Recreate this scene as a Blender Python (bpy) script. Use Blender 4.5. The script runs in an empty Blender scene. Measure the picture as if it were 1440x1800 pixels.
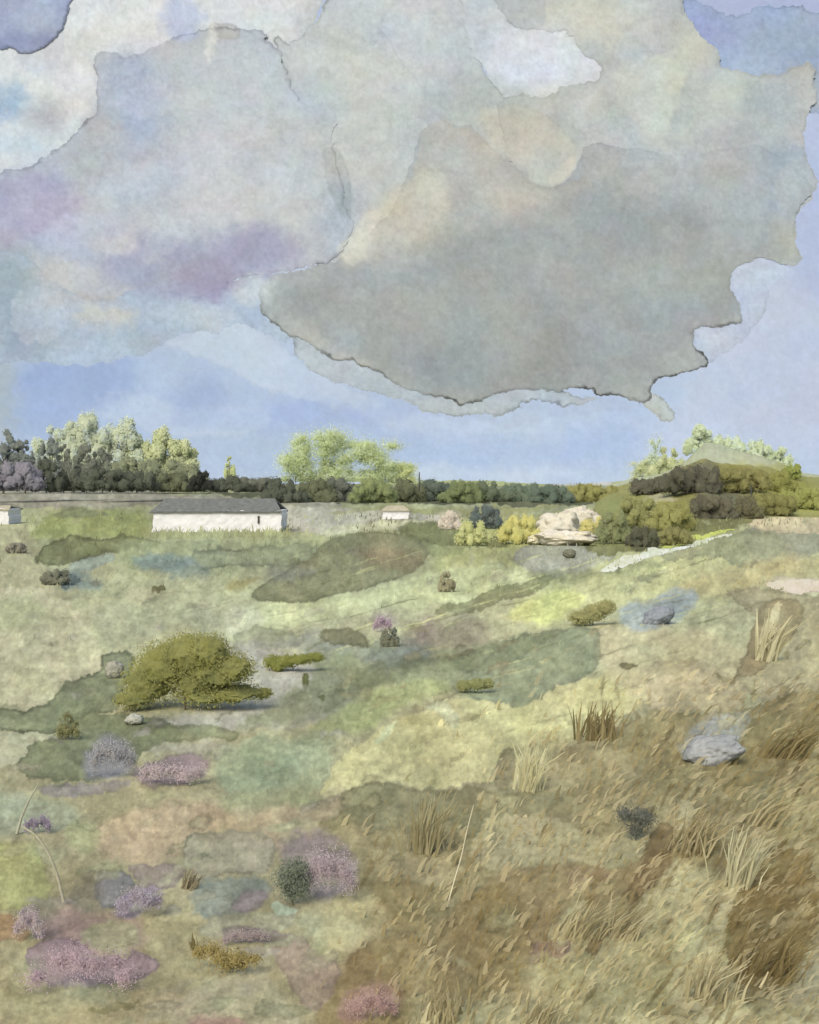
import bpy, math, random
import numpy as np
random.seed(7)
rng = np.random.default_rng(7)
scene = bpy.context.scene
col = bpy.data.collections.new("moorland"); scene.collection.children.link(col)

# ------------------------------------------------------------------ light budget (paint colour -> base colour)
KG, KC, KT, KS = 1.10, np.array([1.38, 1.34, 1.26]), .84, 2 ** -.55 
KV = 1.5      # ground, clouds, foliage, sky emission
EXPO = 0.55

def lin(c):
    c = np.asarray(c, float) / 255.0
    return np.where(c <= .04045, c / 12.92, ((c + .055) / 1.055) ** 2.4)

# ------------------------------------------------------------------ noise
def _h(ix, iy, seed):
    n = (ix.astype(np.int64) * 374761393 + iy.astype(np.int64) * 668265263 + seed * 974634777) & 0xffffffff
    n = ((n ^ (n >> 13)) * 1274126177) & 0xffffffff
    return ((n ^ (n >> 16)) & 0xffffff) / float(0xffffff)
def vn(x, y, seed=0):
    x0 = np.floor(x); y0 = np.floor(y); fx = x - x0; fy = y - y0
    fx = fx * fx * (3 - 2 * fx); fy = fy * fy * (3 - 2 * fy)
    a = _h(x0, y0, seed); b = _h(x0 + 1, y0, seed); c = _h(x0, y0 + 1, seed); d = _h(x0 + 1, y0 + 1, seed)
    return ((a + (b - a) * fx) * (1 - fy) + (c + (d - c) * fx) * fy) * 2 - 1
def fbm(x, y, seed=0, o=4, g=.55):
    t = 0; a = 1; s = 0
    for i in range(o):
        t = t + a * vn(x * 2 ** i + 17.3 * i, y * 2 ** i - 9.1 * i, seed + i * 13); s += a; a *= g
    return t / s
def sst(a, b, x):
    t = np.clip((x - a) / (b - a), 0, 1); return t * t * (3 - 2 * t)

# ------------------------------------------------------------------ pigment shapes
def chaikin(p):
    p = np.array(p, float); q = np.roll(p, -1, 0)
    return np.stack([p * .78 + q * .22, p * .22 + q * .78], 1).reshape(-1, 2)
def sd_poly(X, Y, P):
    d = np.full(X.shape, 1e18); ins = np.zeros(X.shape, bool)
    Q = np.roll(P, -1, 0)
    for (ax, ay), (bx, by) in zip(P, Q):
        ex, ey = bx - ax, by - ay
        wx, wy = X - ax, Y - ay
        t = np.clip((wx * ex + wy * ey) / (ex * ex + ey * ey + 1e-9), 0, 1)
        d = np.minimum(d, (wx - t * ex) ** 2 + (wy - t * ey) ** 2)
        if ay != by:
            ins ^= ((ay > Y) != (by > Y)) & (X < ex * (Y - ay) / (by - ay) + ax)
    d = np.sqrt(d)
    return np.where(ins, d, -d)
def W(c, pts, a=.9, s=2., e=.12, w=6., ew=2.6):
    return dict(c=c, P=chaikin(pts), a=a, s=s, e=e, w=w, ew=ew)
def E(c, cx, cy, rx, ry, a=.7, s=None, ang=0, e=0, w=9):
    n = 14; A = math.radians(ang); pts = []
    for k in range(n):
        t = 2 * math.pi * k / n
        x, y = rx * math.cos(t), ry * math.sin(t)
        pts.append((cx + x * math.cos(A) - y * math.sin(A), cy + x * math.sin(A) + y * math.cos(A)))
    return dict(c=c, P=np.array(pts), a=a, s=(min(rx, ry) * .9 if s is None else s), e=e, w=w, ew=2.6)
def warp_fields(X, Y, seed, asp=1.0):
    wx = fbm(X / 46, Y / 46 * asp, seed, 3, .6) * 1.4 + fbm(X / 9, Y / 9 * asp, seed + 50, 3, .7) * .8
    wy = fbm(X / 46, Y / 46 * asp, seed + 99, 3, .6) * 1.4 + fbm(X / 9, Y / 9 * asp, seed + 150, 3, .7) * .8
    return wx, wy
def paint(C, X, Y, washes, seed):
    """lay the pigment washes, oldest first, on colours C (linear) at chart points X, Y"""
    wx, wy = warp_fields(X, Y, seed)
    en = np.clip(.75 + .9 * fbm(X / 60, Y / 60, seed + 7, 3), 0.05, 1.7)
    for i, q in enumerate(washes):
        P = q['P']; m = q['s'] + q['w'] * 2.2 + 4
        lo = P.min(0) - m; hi = P.max(0) + m
        idx = np.nonzero((X > lo[0]) & (X < hi[0]) & (Y > lo[1]) & (Y < hi[1]))[0]
        if len(idx) == 0: continue
        x = X[idx] + q['w'] * wx[idx]; y = Y[idx] + q['w'] * wy[idx]
        sd = sd_poly(x, y, P)
        s = q['s']
        if s > 6: al = sst(-s * .55, s * .85, sd + fbm(X[idx] / 13, Y[idx] / 13, seed + i, 3) * s * .35)
        else: al = sst(-s * .5, s * .5, sd)
        al = al * q['a']
        # granulation inside the wash
        al = al * (1 + .10 * fbm(X[idx] / 22, Y[idx] / 22, seed + i * 3, 3))
        al = np.clip(al, 0, 1)[:, None]
        C[idx] = C[idx] * (1 - al) + lin(q['c']) * al
        if q['e'] > 0:
            k = q['e'] * en[idx] * np.exp(-((sd - q['ew'] * .6) / q['ew']) ** 2)
            k = k + q['e'] * .35 * np.exp(-np.clip(sd, 0, None) / 14) * (sd > 0)
            C[idx] *= (1 - np.clip(k, 0, .85))[:, None]
    return C
def grain(C, X, Y, seed, amt=1.0, hue=1.0):
    g = 1 + amt * (.05 * fbm(X / 55, Y / 55, seed, 4) + .075 * fbm(X / 9, Y / 9, seed + 3, 3, .7)
                   + .075 * fbm(X / 4.4, Y / 4.8, seed + 5, 2, .9) + .014 * vn(X / 2.6, Y / 11, seed + 8) + .014 * vn(X / 11, Y / 2.6, seed + 9))
    C = C * g[:, None]
    h = fbm(X / 75, Y / 60, seed + 20, 4) * .055 * amt * hue
    v = fbm(X / 40, Y / 40, seed + 31, 4) * .04 * amt * hue
    C[:, 0] *= 1 + h; C[:, 2] *= 1 - h * 1.3; C[:, 1] *= 1 + v
    return C

def blots(C, X, Y, seed, amt):
    """hard edged granulation where pigment has settled"""
    a = fbm(X / 34, Y / 26, seed, 4, .65); b = fbm(X / 13, Y / 10, seed + 40, 3, .7); c = fbm(X / 90, Y / 60, seed + 80, 4, .6)
    g = 1 + amt * (np.tanh(9 * (a - .12)) + .7 * np.tanh(8 * (b - .1)) + .9 * np.tanh(12 * c))
    line = np.exp(-((a - .12) / .022) ** 2) * .7 + np.exp(-(c / .012) ** 2)
    g = g - amt * 1.0 * line * np.clip(.5 + vn(X / 50, Y / 50, seed + 9), 0, 1)
    return C * g[:, None]

# ------------------------------------------------------------------ mesh helpers
def mesh_obj(name, V, F, C=None, mat=None, parent=None, smooth=True):
    """V (n,3); F (m,k) with k = 3 or 4; C (n,3) linear vertex colours"""
    V = np.asarray(V, np.float32); F = np.asarray(F, np.int32); k = F.shape[1]
    me = bpy.data.meshes.new(name)
    me.vertices.add(len(V)); me.vertices.foreach_set("co", V.ravel())
    me.loops.add(F.size); me.loops.foreach_set("vertex_index", F.ravel())
    me.polygons.add(len(F)); me.polygons.foreach_set("loop_start", np.arange(0, F.size, k, dtype=np.int32))
    me.polygons.foreach_set("loop_total", np.full(len(F), k, np.int32))
    me.polygons.foreach_set("use_smooth", np.full(len(F), smooth))
    me.update(calc_edges=True)
    if C is not None:
        at = me.color_attributes.new("pigment", 'FLOAT_COLOR', 'POINT')
        c4 = np.ones((len(V), 4), np.float32); c4[:, :3] = np.clip(C, 0.004, 0.93)
        at.data.foreach_set("color", c4.ravel())
    me.validate()
    if mat: me.materials.append(mat)
    o = bpy.data.objects.new(name, me); col.objects.link(o)
    if parent: o.parent = parent
    return o
def tag(o, label=None, cat=None, group=None, kind=None):
    if label: o["label"] = label
    if cat: o["category"] = cat
    if group: o["group"] = group
    if kind: o["kind"] = kind
    return o
def empty(name, loc, rz=0):
    o = bpy.data.objects.new(name, None); col.objects.link(o); o.location = loc; o.rotation_euler = (0, 0, rz)
    o.empty_display_size = .3
    return o
def grid_faces(keep):
    r, c = keep.shape
    idx = np.arange(r * c).reshape(r, c)
    k = keep[:-1, :-1] & keep[1:, :-1] & keep[1:, 1:] & keep[:-1, 1:]
    return np.stack([idx[:-1, :-1][k], idx[:-1, 1:][k], idx[1:, 1:][k], idx[1:, :-1][k]], 1)

# ------------------------------------------------------------------ materials
def pigment_mat(name, scale=6., amt=.12, bump=.2, bscale=20., rough=1.0, base=None):
    m = bpy.data.materials.new(name); m.use_nodes = True; nt = m.node_tree; nt.nodes.clear()
    out = nt.nodes.new('ShaderNodeOutputMaterial'); b = nt.nodes.new('ShaderNodeBsdfPrincipled')
    b.inputs['Roughness'].default_value = rough; b.inputs['Specular IOR Level'].default_value = .05
    geo = nt.nodes.new('ShaderNodeTexCoord')
    n = nt.nodes.new('ShaderNodeTexNoise'); n.inputs['Scale'].default_value = scale; n.inputs['Detail'].default_value = 5
    n.inputs['Roughness'].default_value = .65
    nt.links.new(geo.outputs['Object'], n.inputs['Vector'])
    mr = nt.nodes.new('ShaderNodeMapRange'); mr.inputs['From Min'].default_value = .3; mr.inputs['From Max'].default_value = .7
    mr.inputs['To Min'].default_value = 1 - amt; mr.inputs['To Max'].default_value = 1 + amt
    nt.links.new(n.outputs['Fac'], mr.inputs['Value'])
    mul = nt.nodes.new('ShaderNodeVectorMath'); mul.operation = 'SCALE'
    if base is None:
        a = nt.nodes.new('ShaderNodeAttribute'); a.attribute_name = 'pigment'; nt.links.new(a.outputs['Color'], mul.inputs[0])
    else:
        mul.inputs[0].default_value = tuple(base)
    nt.links.new(mr.outputs['Result'], mul.inputs['Scale'])
    nt.links.new(mul.outputs['Vector'], b.inputs['Base Color'])
    if bump:
        n2 = nt.nodes.new('ShaderNodeTexNoise'); n2.inputs['Scale'].default_value = bscale; n2.inputs['Detail'].default_value = 4
        nt.links.new(geo.outputs['Object'], n2.inputs['Vector'])
        bp = nt.nodes.new('ShaderNodeBump'); bp.inputs['Strength'].default_value = bump; bp.inputs['Distance'].default_value = 1 / bscale
        nt.links.new(n2.outputs['Fac'], bp.inputs['Height']); nt.links.new(bp.outputs['Normal'], b.inputs['Normal'])
    nt.links.new(b.outputs['BSDF'], out.inputs['Surface'])
    return m
def sky_mat():
    m = bpy.data.materials.new("sky_wash"); m.use_nodes = True; nt = m.node_tree; nt.nodes.clear()
    out = nt.nodes.new('ShaderNodeOutputMaterial'); em = nt.nodes.new('ShaderNodeEmission')
    a = nt.nodes.new('ShaderNodeAttribute'); a.attribute_name = 'pigment'
    nt.links.new(a.outputs['Color'], em.inputs['Color']); em.inputs['Strength'].default_value = KS
    nt.links.new(em.outputs['Emission'], out.inputs['Surface']); return m
M_GROUND = pigment_mat("meadow_ground", 3., .04, .06, 14.)
M_HILL = pigment_mat("hill_turf", .05, .08, .1, .3)
M_CLOUD = pigment_mat("cloud_vapour", .012, .05, 0)
def thin_mat(name, sc, amt, tr=.45):
    m = pigment_mat(name, sc, amt, 0); nt = m.node_tree
    b = next(n for n in nt.nodes if n.type == 'BSDF_PRINCIPLED'); out = next(n for n in nt.nodes if n.type == 'OUTPUT_MATERIAL')
    src = b.inputs['Base Color'].links[0].from_socket
    t = nt.nodes.new('ShaderNodeBsdfTranslucent'); nt.links.new(src, t.inputs['Color'])
    mx = nt.nodes.new('ShaderNodeMixShader'); mx.inputs[0].default_value = tr
    nt.links.new(b.outputs['BSDF'], mx.inputs[1]); nt.links.new(t.outputs['BSDF'], mx.inputs[2]); nt.links.new(mx.outputs['Shader'], out.inputs['Surface'])
    return m
M_LEAF = thin_mat("leaf_pigment", 2., .08, .4)
M_BARK = pigment_mat("bark", 3., .3, .4, 10., base=lin((92, 84, 68)))
M_STONE = pigment_mat("stone_grain", 5., .14, .5, 14.)
M_WALL = pigment_mat("limewash", .9, .05, .2, 4., base=(.60, .60, .585))
M_SLATE = pigment_mat("slate", 1.6, .25, .3, 6., base=lin((104, 107, 102)) / 1.15)
M_DARK = pigment_mat("dark_timber", 4., .2, .2, 9., base=lin((70, 72, 66)))
M_TAN = pigment_mat("lichen_tile", 2., .2, .2, 6., base=lin((168, 162, 138)) / 1.2)
M_STRAW = thin_mat("straw", 30., .1, .2)

# ------------------------------------------------------------------ camera and land profile
FP = 1544.0; PITCH = math.atan(50 / FP); EYE = 2.0
def ray(px, py):
    xc = (np.asarray(px, float) - 720) / FP; yc = (900 - np.asarray(py, float)) / FP
    dy = math.cos(PITCH) + yc * math.sin(PITCH); dz = -math.sin(PITCH) + yc * math.cos(PITCH)
    return xc, dy, dz
def project(P):
    x, y, z = P[:, 0], P[:, 1], P[:, 2] - EYE
    d = y * math.cos(PITCH) - z * math.sin(PITCH); u = y * math.sin(PITCH) + z * math.cos(PITCH)
    return 720 + FP * x / d, 900 - FP * u / d
_Y = np.array([.3, 1, 2, 3.2, 6.7, 13, 22, 51, 108, 160, 210, 257, 350, 500, 900, 3000, 9000])
_D = np.array([1.7, 1.74, 1.85, 2.0, 2.4, 3.0, 3.6, 5, 7, 7.2, 6.8, 5.1, 3.4, 2.5, 2.5, 2.8, 3.4])
_lt = np.linspace(math.log(.3), math.log(9000), 1500)
_dt = np.interp(_lt, np.log(_Y), _D)
_k = np.hanning(71); _k /= _k.sum(); _dt = np.convolve(np.pad(_dt, 35, mode='edge'), _k, 'valid')
_st = _dt / np.exp(_lt)
def drop(Y): return np.interp(np.log(np.maximum(Y, .3)), _lt, _dt)
def y_of_s(s): return np.exp(np.interp(-np.asarray(s, float), -_st, _lt))
def bumps(x, y):
    k = np.clip(np.abs(y) / 6, .25, 12)
    return k * .018 * fbm(x / .9 / np.maximum(k, 1), y / .9 / np.maximum(k, 1), 5, 3)
def at(px, py):
    xc, dy, dz = ray(px, py); Y = y_of_s(-dz / dy); return xc / dy * Y, Y, EYE - drop(Y)
def ground_z(x, y): return EYE - drop(y) + bumps(x, y)

cam = bpy.data.cameras.new("camera"); cam.sensor_fit = 'HORIZONTAL'; cam.angle = 2 * math.atan(720 / FP)
cam.clip_start = .05; cam.clip_end = 30000
co = bpy.data.objects.new("camera", cam); scene.collection.objects.link(co)
co.location = (0, 0, EYE); co.rotation_euler = (math.pi / 2 - PITCH, 0, 0); scene.camera = co

# ------------------------------------------------------------------ world and sun
SUN_EL, SUN_AZ = math.radians(46), math.radians(205)       # behind the viewer, a little to the left
w = bpy.data.worlds.new("World"); scene.world = w; w.use_nodes = True
bg = w.node_tree.nodes['Background']; sk = w.node_tree.nodes.new('ShaderNodeTexSky'); sk.sky_type = 'NISHITA'
sk.sun_disc = False; sk.sun_elevation = SUN_EL; sk.sun_rotation = SUN_AZ; sk.dust_density = 3.5; sk.air_density = 1.0; sk.ozone_density = .6
w.node_tree.links.new(sk.outputs['Color'], bg.inputs['Color']); bg.inputs['Strength'].default_value = .15
sl = bpy.data.lights.new("sun", 'SUN'); sl.energy = 1.4; sl.angle = math.radians(42); sl.color = (1, .97, .92)
so = bpy.data.objects.new("sun", sl); scene.collection.objects.link(so)
from mathutils import Vector
sdir = Vector((math.sin(SUN_AZ) * math.cos(SUN_EL), math.cos(SUN_AZ) * math.cos(SUN_EL), math.sin(SUN_EL)))
so.rotation_euler = (-sdir).to_track_quat('-Z', 'Y').to_euler(); so.location = (0, 0, 60)
scene.view_settings.view_transform = 'Standard'; scene.view_settings.look = 'None'
scene.view_settings.exposure = EXPO; scene.view_settings.gamma = 1

# =================================================================== SKY
def gradient(Y, stops):
    ys = [s[0] for s in stops]; cs = np.array([lin(s[1]) for s in stops])
    return np.stack([np.interp(Y, ys, cs[:, i]) for i in range(3)], 1)
SKY = [
 E((168,178,214), 1330, 20, 200, 60, .9), E((178,190,222), 1440, 330, 90, 190, .8), E((172,186,220), 1440, 470, 60, 60, .7),
 W((200,208,222), [(1190,650),(1290,590),(1400,600),(1500,640),(1500,760),(1300,770),(1190,720)], .6, 60, 0),
 E((196,203,224), 1330, 560, 120, 110, .5), E((190,198,224), 1390, 700, 90, 90, .5),
 W((172,194,222), [(20,640),(140,645),(240,625),(300,600),(420,640),(560,690),(740,720),(760,840),(0,850)], .85, 26, 0),
 W((200,215,228), [(285,600),(340,590),(380,560),(420,562),(480,590),(560,660),(700,720),(760,760),(640,740),(480,690),(400,655),(330,620)], .75, 7, .05, 6),
 W((205,217,230), [(150,720),(190,690),(220,682),(290,705),(330,712),(380,712),(480,712),(470,760),(360,775),(250,760)], .5, 9, .03, 7),
 E((140,164,208), 130, 665, 120, 60, .9), E((148,172,214), 60, 720, 90, 60, .8), E((150,172,214), 350, 700, 50, 34, .7),
 E((164,188,226), 420, 740, 120, 26, .5), E((158,178,222), 560, 730, 90, 30, .7), E((166,184,224), 700, 735, 90, 34, .6),
 E((172,196,230), 800, 800, 240, 36, .75), E((200,216,232), 900, 745, 240, 22, .6), E((206,220,234), 780, 832, 260, 16, .6),
 E((168,192,230), 1060, 770, 80, 50, .6), E((204,212,230), 1230, 780, 90, 70, .6), E((196,206,230), 1400, 780, 80, 60, .5),
 E((164,178,184), -10, 690, 46, 110, .95), E((190,202,218), 600, 690, 70, 24, .5),
 W((176,190,214), [(640,690),(700,700),(800,745),(850,740),(900,760),(1000,730),(1140,720),(1080,700),(860,690),(700,670)], .5, 8, .03, 6),
]
def sky_dome():
    px = np.concatenate([np.linspace(-2600, -80, 60), np.arange(-75, 1516, 2.4), np.linspace(1520, 4040, 60)])
    py = np.concatenate([np.linspace(-2600, -60, 50), np.arange(-55, 872, 2.4), np.linspace(874, 960, 8)])
    X, Y = np.meshgrid(px, py); x = X.ravel(); y = Y.ravel()
    C = gradient(y, [(-600, (150,168,208)), (0, (176,190,220)), (300, (182,194,222)), (560, (190,202,220)), (700, (178,198,226)), (850, (190,208,228))])
    C = paint(C, x, y, SKY, 11); C = grain(C, x, y, 12, .9); C = blots(C, x, y, 14, .018); C = C * .72 + lin((198,208,222)) * .28
    rx, ry, rz = ray(x, y); d = np.stack([rx, ry, rz], 1); d /= np.linalg.norm(d, axis=1)[:, None]
    V = d * 9000 + np.array([0, 0, EYE])
    o = mesh_obj("sky", V, grid_faces(np.ones(X.shape, bool)), C, sky_mat()); tag(o, kind="structure")
    return o
sky_dome()

# =================================================================== CLOUDS (solid bodies of vapour at their own distances)
CLOUDPAINT = [
 # broad tones
 W((196,203,202), [(480,60),(600,-80),(900,-80),(880,130),(600,200)], .8, 40, 0),
 W((186,193,188), [(560,90),(640,60),(720,150),(740,200),(700,300),(600,330),(560,200)], .75, 30, 0),
 E((190,196,182), 590, 150, 60, 90, .5), E((200,198,192), 640, 140, 60, 46, .35),
 W((196,203,206), [(655,45),(720,-20),(800,60),(815,120),(795,150),(758,172),(725,140),(690,85)], .8, 5, .07, 4),
 W((176,183,180), [(700,180),(830,110),(960,170),(1060,240),(960,330),(860,260),(790,210),(720,260)], .55, 26, 0),
 W((196,195,178), [(830,190),(900,180),(980,210),(1020,260),(1010,300),(975,333),(940,322),(880,275)], .5, 9, .05, 5),
 W((208,206,188), [(962,315),(1000,275),(1020,270),(1010,300),(975,333)], .6, 4, 0, 4),
 W((185,182,170), [(735,250),(748,225),(772,205),(795,222),(830,222),(880,275),(940,322),(975,333),(1040,300),(1100,420),(1000,600),(760,600),(640,500),(690,400),(725,320)], .7, 5, .06, 5),
 W((204,201,184), [(640,380),(700,320),(760,300),(800,330),(790,400),(720,450),(655,465),(600,470),(590,440)], .8, 26, 0),
 W((212,209,194), [(645,370),(672,360),(668,420),(656,460),(610,465),(590,430),(620,410)], .75, 5, 0, 5),
 E((190,185,172), 870, 250, 60, 50, .4), E((178,172,162), 775, 235, 22, 30, .6, 14), E((184,178,168), 930, 380, 110, 60, .5), 
 W((163,169,167), [(470,500),(560,480),(640,470),(760,430),(900,400),(1060,300),(1200,320),(1290,420),(1290,560),(1240,640),(1120,690),(820,700),(640,620),(520,590)], .72, 50, 0),
 W((155,161,160), [(540,560),(700,620),(830,600),(1000,620),(1120,600),(1200,640),(1120,700),(820,715),(640,640)], .6, 34, 0),
 E((172,177,176), 700, 520, 130, 80, .45), E((150,156,152), 840, 430, 60, 60, .35), E((150,157,156), 1080, 400, 110, 90, .45),
 E((168,178,172), 1150, 500, 90, 60, .5), E((158,164,148), 1265, 520, 34, 56, .55), E((170,175,152), 1385, 420, 40, 60, .55),
 E((166,167,172), 1220, 570, 60, 40, .5), E((148,153,152), 540, 520, 40, 40, .5), E((170,178,186), 610, 370, 40, 36, .5),
 # right-hand tones
 W((200,205,190), [(1080,110),(1150,90),(1210,120),(1195,180),(1175,240),(1140,245),(1115,215),(1080,180)], .8, 12, .0, 6),
 W((204,208,198), [(1115,160),(1190,140),(1188,200),(1165,240),(1138,245),(1118,215)], .5, 4, .05, 5),
 W((194,202,194), [(1250,120),(1300,120),(1320,180),(1300,212),(1270,215),(1240,180)], .75, 16, 0),
 E((182,188,188), 1120, 60, 60, 40, .6), E((202,205,188), 1230, 90, 40, 40, .6), E((205,206,188), 1040, 30, 120, 50, .7),
 E((178,184,184), 1240, 290, 120, 70, .6), E((164,171,172), 1320, 240, 80, 90, .55), E((176,180,182), 1400, 150, 60, 60, .5),
 E((158,172,184), 1390, 320, 50, 80, .55), E((186,190,184), 1250, 250, 60, 40, .5), E((180,188,180), 1060, 190, 60, 60, .5),
 W((168,174,172), [(1090,260),(1115,275),(1150,270),(1200,300),(1160,330),(1100,320)], .5, 7, .03, 6),
 # left-hand tones
 W((190,196,196), [(260,60),(500,60),(600,220),(600,400),(420,440),(300,300)], .8, 46, 0),
 W((198,202,204), [(300,240),(420,200),(500,220),(560,360),(420,420),(300,360)], .5, 30, 0),
 E((166,180,198), 240, 195, 62, 80, .8), E((170,180,196), 215, 130, 50, 40, .5), E((182,180,178), 185, 235, 42, 40, .75), E((172,176,172), 145, 300, 40, 50, .6),
 W((166,168,190), [(-60,310),(80,290),(140,320),(130,400),(60,440),(-60,440)], .85, 30, 0), 
 E((178,176,200), 90, 370, 70, 50, .6), E((186,196,208), 230, 330, 90, 40, .6), E((192,198,210), 340, 290, 80, 50, .5),
 W((162,166,186), [(130,420),(240,400),(340,420),(440,390),(520,400),(540,460),(440,500),(320,550),(240,520),(120,440)], .85, 34, 0),
 E((156,152,174), 370, 490, 70, 36, .75), E((160,158,180), 440, 440, 60, 40, .6), E((168,182,204), 110, 435, 60, 30, .7),
 E((204,206,204), 200, 425, 40, 24, .6), E((196,198,194), 100, 480, 70, 36, .7), E((184,180,178), 110, 530, 60, 20, .5),
 E((180,176,168), 170, 525, 40, 16, .5), E((200,200,182), 180, 560, 60, 26, .7), E((198,204,198), 520, 300, 60, 40, .3),
 W((164,174,174), [(565,260),(600,260),(620,330),(618,400),(585,360),(570,300)], .6, 4, .06, 4),
 # blue grey bank
 E((150,168,178), 20, 500, 60, 70, .8), E((148,164,180), 40, 600, 60, 50, .8), E((170,182,188), 200, 600, 120, 34, .6),
 E((184,196,204), 330, 560, 90, 30, .7), E((200,206,204), 440, 510, 40, 30, .8),
 # whites at the top
 E((176,188,214), 318, 30, 36, 44, .8, 22), E((205,210,218), 240, 75, 50, 18, .5), E((226,230,224), 190, 40, 70, 50, .6), E((206,210,210), 95, 110, 40, 50, .6),
 E((222,228,226), 145, 125, 24, 34, .7), E((150,178,204), 10, 180, 40, 36, .8), E((164,172,176), 80, 200, 40, 30, .5), E((190,206,216), 30, 260, 60, 34, .7),
 W((184,187,180), [(366,42),(412,42),(425,58),(418,72),(390,70),(366,62)], .8, 3, .1, 3),
 E((216,219,214), 370, 70, 8, 40, .8, 8), E((206,212,226), 930, 130, 44, 30, .6), E((214,220,226), 960, 90, 60, 50, .6),
 W((178,184,190), [(878,-20),(962,-20),(960,45),(935,52),(905,46),(884,28)], .45, 4, .05, 4),
]
_r = random.Random(12)
for _ in range(70):
    x = _r.uniform(-20, 1440); y = _r.uniform(-20, 680)
    c = _r.choice([(206,208,200), (196,202,204), (178,186,190), (188,190,184), (200,200,188)]) if x > 480 else _r.choice([(200,206,210), (186,194,206), (178,182,198), (206,210,204)])
    CLOUDPAINT.append(E(c, x, y, _r.uniform(20, 80), _r.uniform(16, 60), _r.uniform(.12, .38), _r.choice([4, 14, None]), _r.uniform(-40, 40), _r.choice([0, 0, .03, .06]), 12))
def cloud(label, pts, base, R, thick, edge=.3, L=60, seed=3, step=2.2, wp=7, tints=True, own=(), edgebox=None, group=None):
    P = chaikin(pts); lo = P.min(0) - 30; hi = P.max(0) + 30
    stx = step
    px = np.arange(lo[0], hi[0], stx); py = np.arange(lo[1], hi[1], stx)
    X, Y = np.meshgrid(px, py); x = X.ravel(); y = Y.ravel()
    wx, wy = warp_fields(x, y, seed)
    sd = sd_poly(x + wp * wx, y + wp * wy, P)
    S = sd.reshape(X.shape); gy, gx = np.gradient(S, stx); gn = gx ** 2 + gy ** 2 + .15
    keep = S > -stx * 1.0
    out = (sd < 0) & keep.ravel()
    mvx = np.where(out, -sd * gx.ravel() / gn.ravel(), 0); mvy = np.where(out, -sd * gy.ravel() / gn.ravel(), 0)
    x2 = x + np.clip(mvx, -4, 4); y2 = y + np.clip(mvy, -4, 4)
    C = np.tile(lin(base), (len(x), 1))
    if tints: C = paint(C, x, y, CLOUDPAINT, 31)
    if own: C = paint(C, x, y, own, 37)
    C = grain(C, x, y, 33, 1.25); C = blots(C, x, y, 34, .022)
    en = np.clip(.55 + 1.1 * fbm(x / 70, y / 70, seed + 5, 3), .08, 1.4) * edge
    if edgebox is not None: en = en * edgebox(x, y)
    k = 1.35 * en * np.exp(-((sd - 1.2) / 2.3) ** 2) + en * .22 * np.exp(-np.clip(sd, 0, None) / 14)
    C = C * (1 - np.clip(k, 0, .8))[:, None] / KC
    prof = sst(0, 1, np.clip(sd / L, 0, 1)); deep = np.sqrt(np.clip(1 - (1 - np.clip(sd / L, 0, 1)) ** 2, 0, 1))
    bil = fbm(x / 420, y / 320, 60, 2)
    rx, ry, rz = ray(x2, y2); d = np.stack([rx / ry, ry / ry, rz / ry], 1)      # cloud faces stand upright, one behind the other
    E0 = np.array([0, 0, EYE])
    Vf = d * (R - .5 * prof + 9 * bil)[:, None] + E0; Vb = d * (R + .5 + thick * deep + 9 * bil)[:, None] + E0
    F = grid_faces(keep); n = len(Vf)
    V = np.concatenate([Vf, Vb]); F = np.concatenate([F, F[:, ::-1] + n]); C = np.concatenate([C, C])
    used = np.unique(F); mp = np.zeros(len(V), np.int64); mp[used] = np.arange(len(used))
    V = V[used]; C = C[used]; F = mp[F]
    c0 = V.mean(0); c0[2] = V[:, 2].min()
    o = mesh_obj("cloud", V - c0, F, C, M_CLOUD); o.location = c0
    return tag(o, label, "cloud", group)
CG = "clouds massed in the sky"
cloud("deep blue grey cloud cut off by the top left corner of the sky", [(-300,-20),(-200,-160),(0,-240),(200,-200),(150,-60),(128,0),(104,50),(88,78),(68,94),(40,90),(20,82),(-80,90),(-240,60)], (158,168,192), 2106.0, 60, .45, seed=41, tints=False,
      own=[E((140,150,180),40,70,70,26,.7), E((182,194,208),70,20,50,40,.6)], group=CG)
cloud("white cloud bright between the blue grey corner cloud and the tall grey clouds", [(-360,240),(-300,120),(-90,30),(60,30),(60,-160),(300,-300),(620,-240),(560,40),(525,70),(560,120),(300,140),(180,230),(120,300),(60,330),(-90,340),(-260,320)], (212,217,216), 2108.1, 70, .12, seed=42, group=CG)
cloud("pale white cloud in the top opening right of the tall grey cloud", [(780,-60),(860,-240),(1000,-240),(1010,-60),(1010,60),(1070,110),(1070,150),(960,200),(860,150),(820,60)], (214,219,222), 2103.9, 60, .1, seed=43, group=CG)
cloud("slate blue cloud along the top right corner", [(1170,-10),(1230,8),(1285,27),(1340,14),(1400,6),(1440,24),(1600,10),(1760,60),(1800,150),(1700,220),(1540,230),(1440,200),(1300,200),(1200,120)], (158,174,200), 2106.7, 60, .28, seed=44, tints=False,
      own=[E((158,170,208),1230,50,60,34,.8), E((154,172,190),1380,70,80,40,.7), E((172,188,206),1310,110,60,30,.7), E((166,176,180),1400,160,80,40,.8)], group=CG)
cloud("warm grey cloud piled up in the top right below the slate blue one", [(860,-60),(900,-260),(1060,-340),(1200,-240),(1195,-60),(1200,18),(1215,40),(1240,62),(1262,90),(1268,118),(1340,132),(1400,120),(1430,100),(1436,180),(1420,190),(1412,225),(1414,262),(1438,320),(1436,340),(1404,368),(1398,430),(1300,440),(1000,420),(900,300),(870,190),(905,160),(945,168),(1000,150),(1052,138),(1061,115),(1040,100),(1008,82),(1008,60),(960,50),(900,50),(884,28)],
      (184,190,186), 2103.2, 90, .12, seed=45, group=CG)
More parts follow.
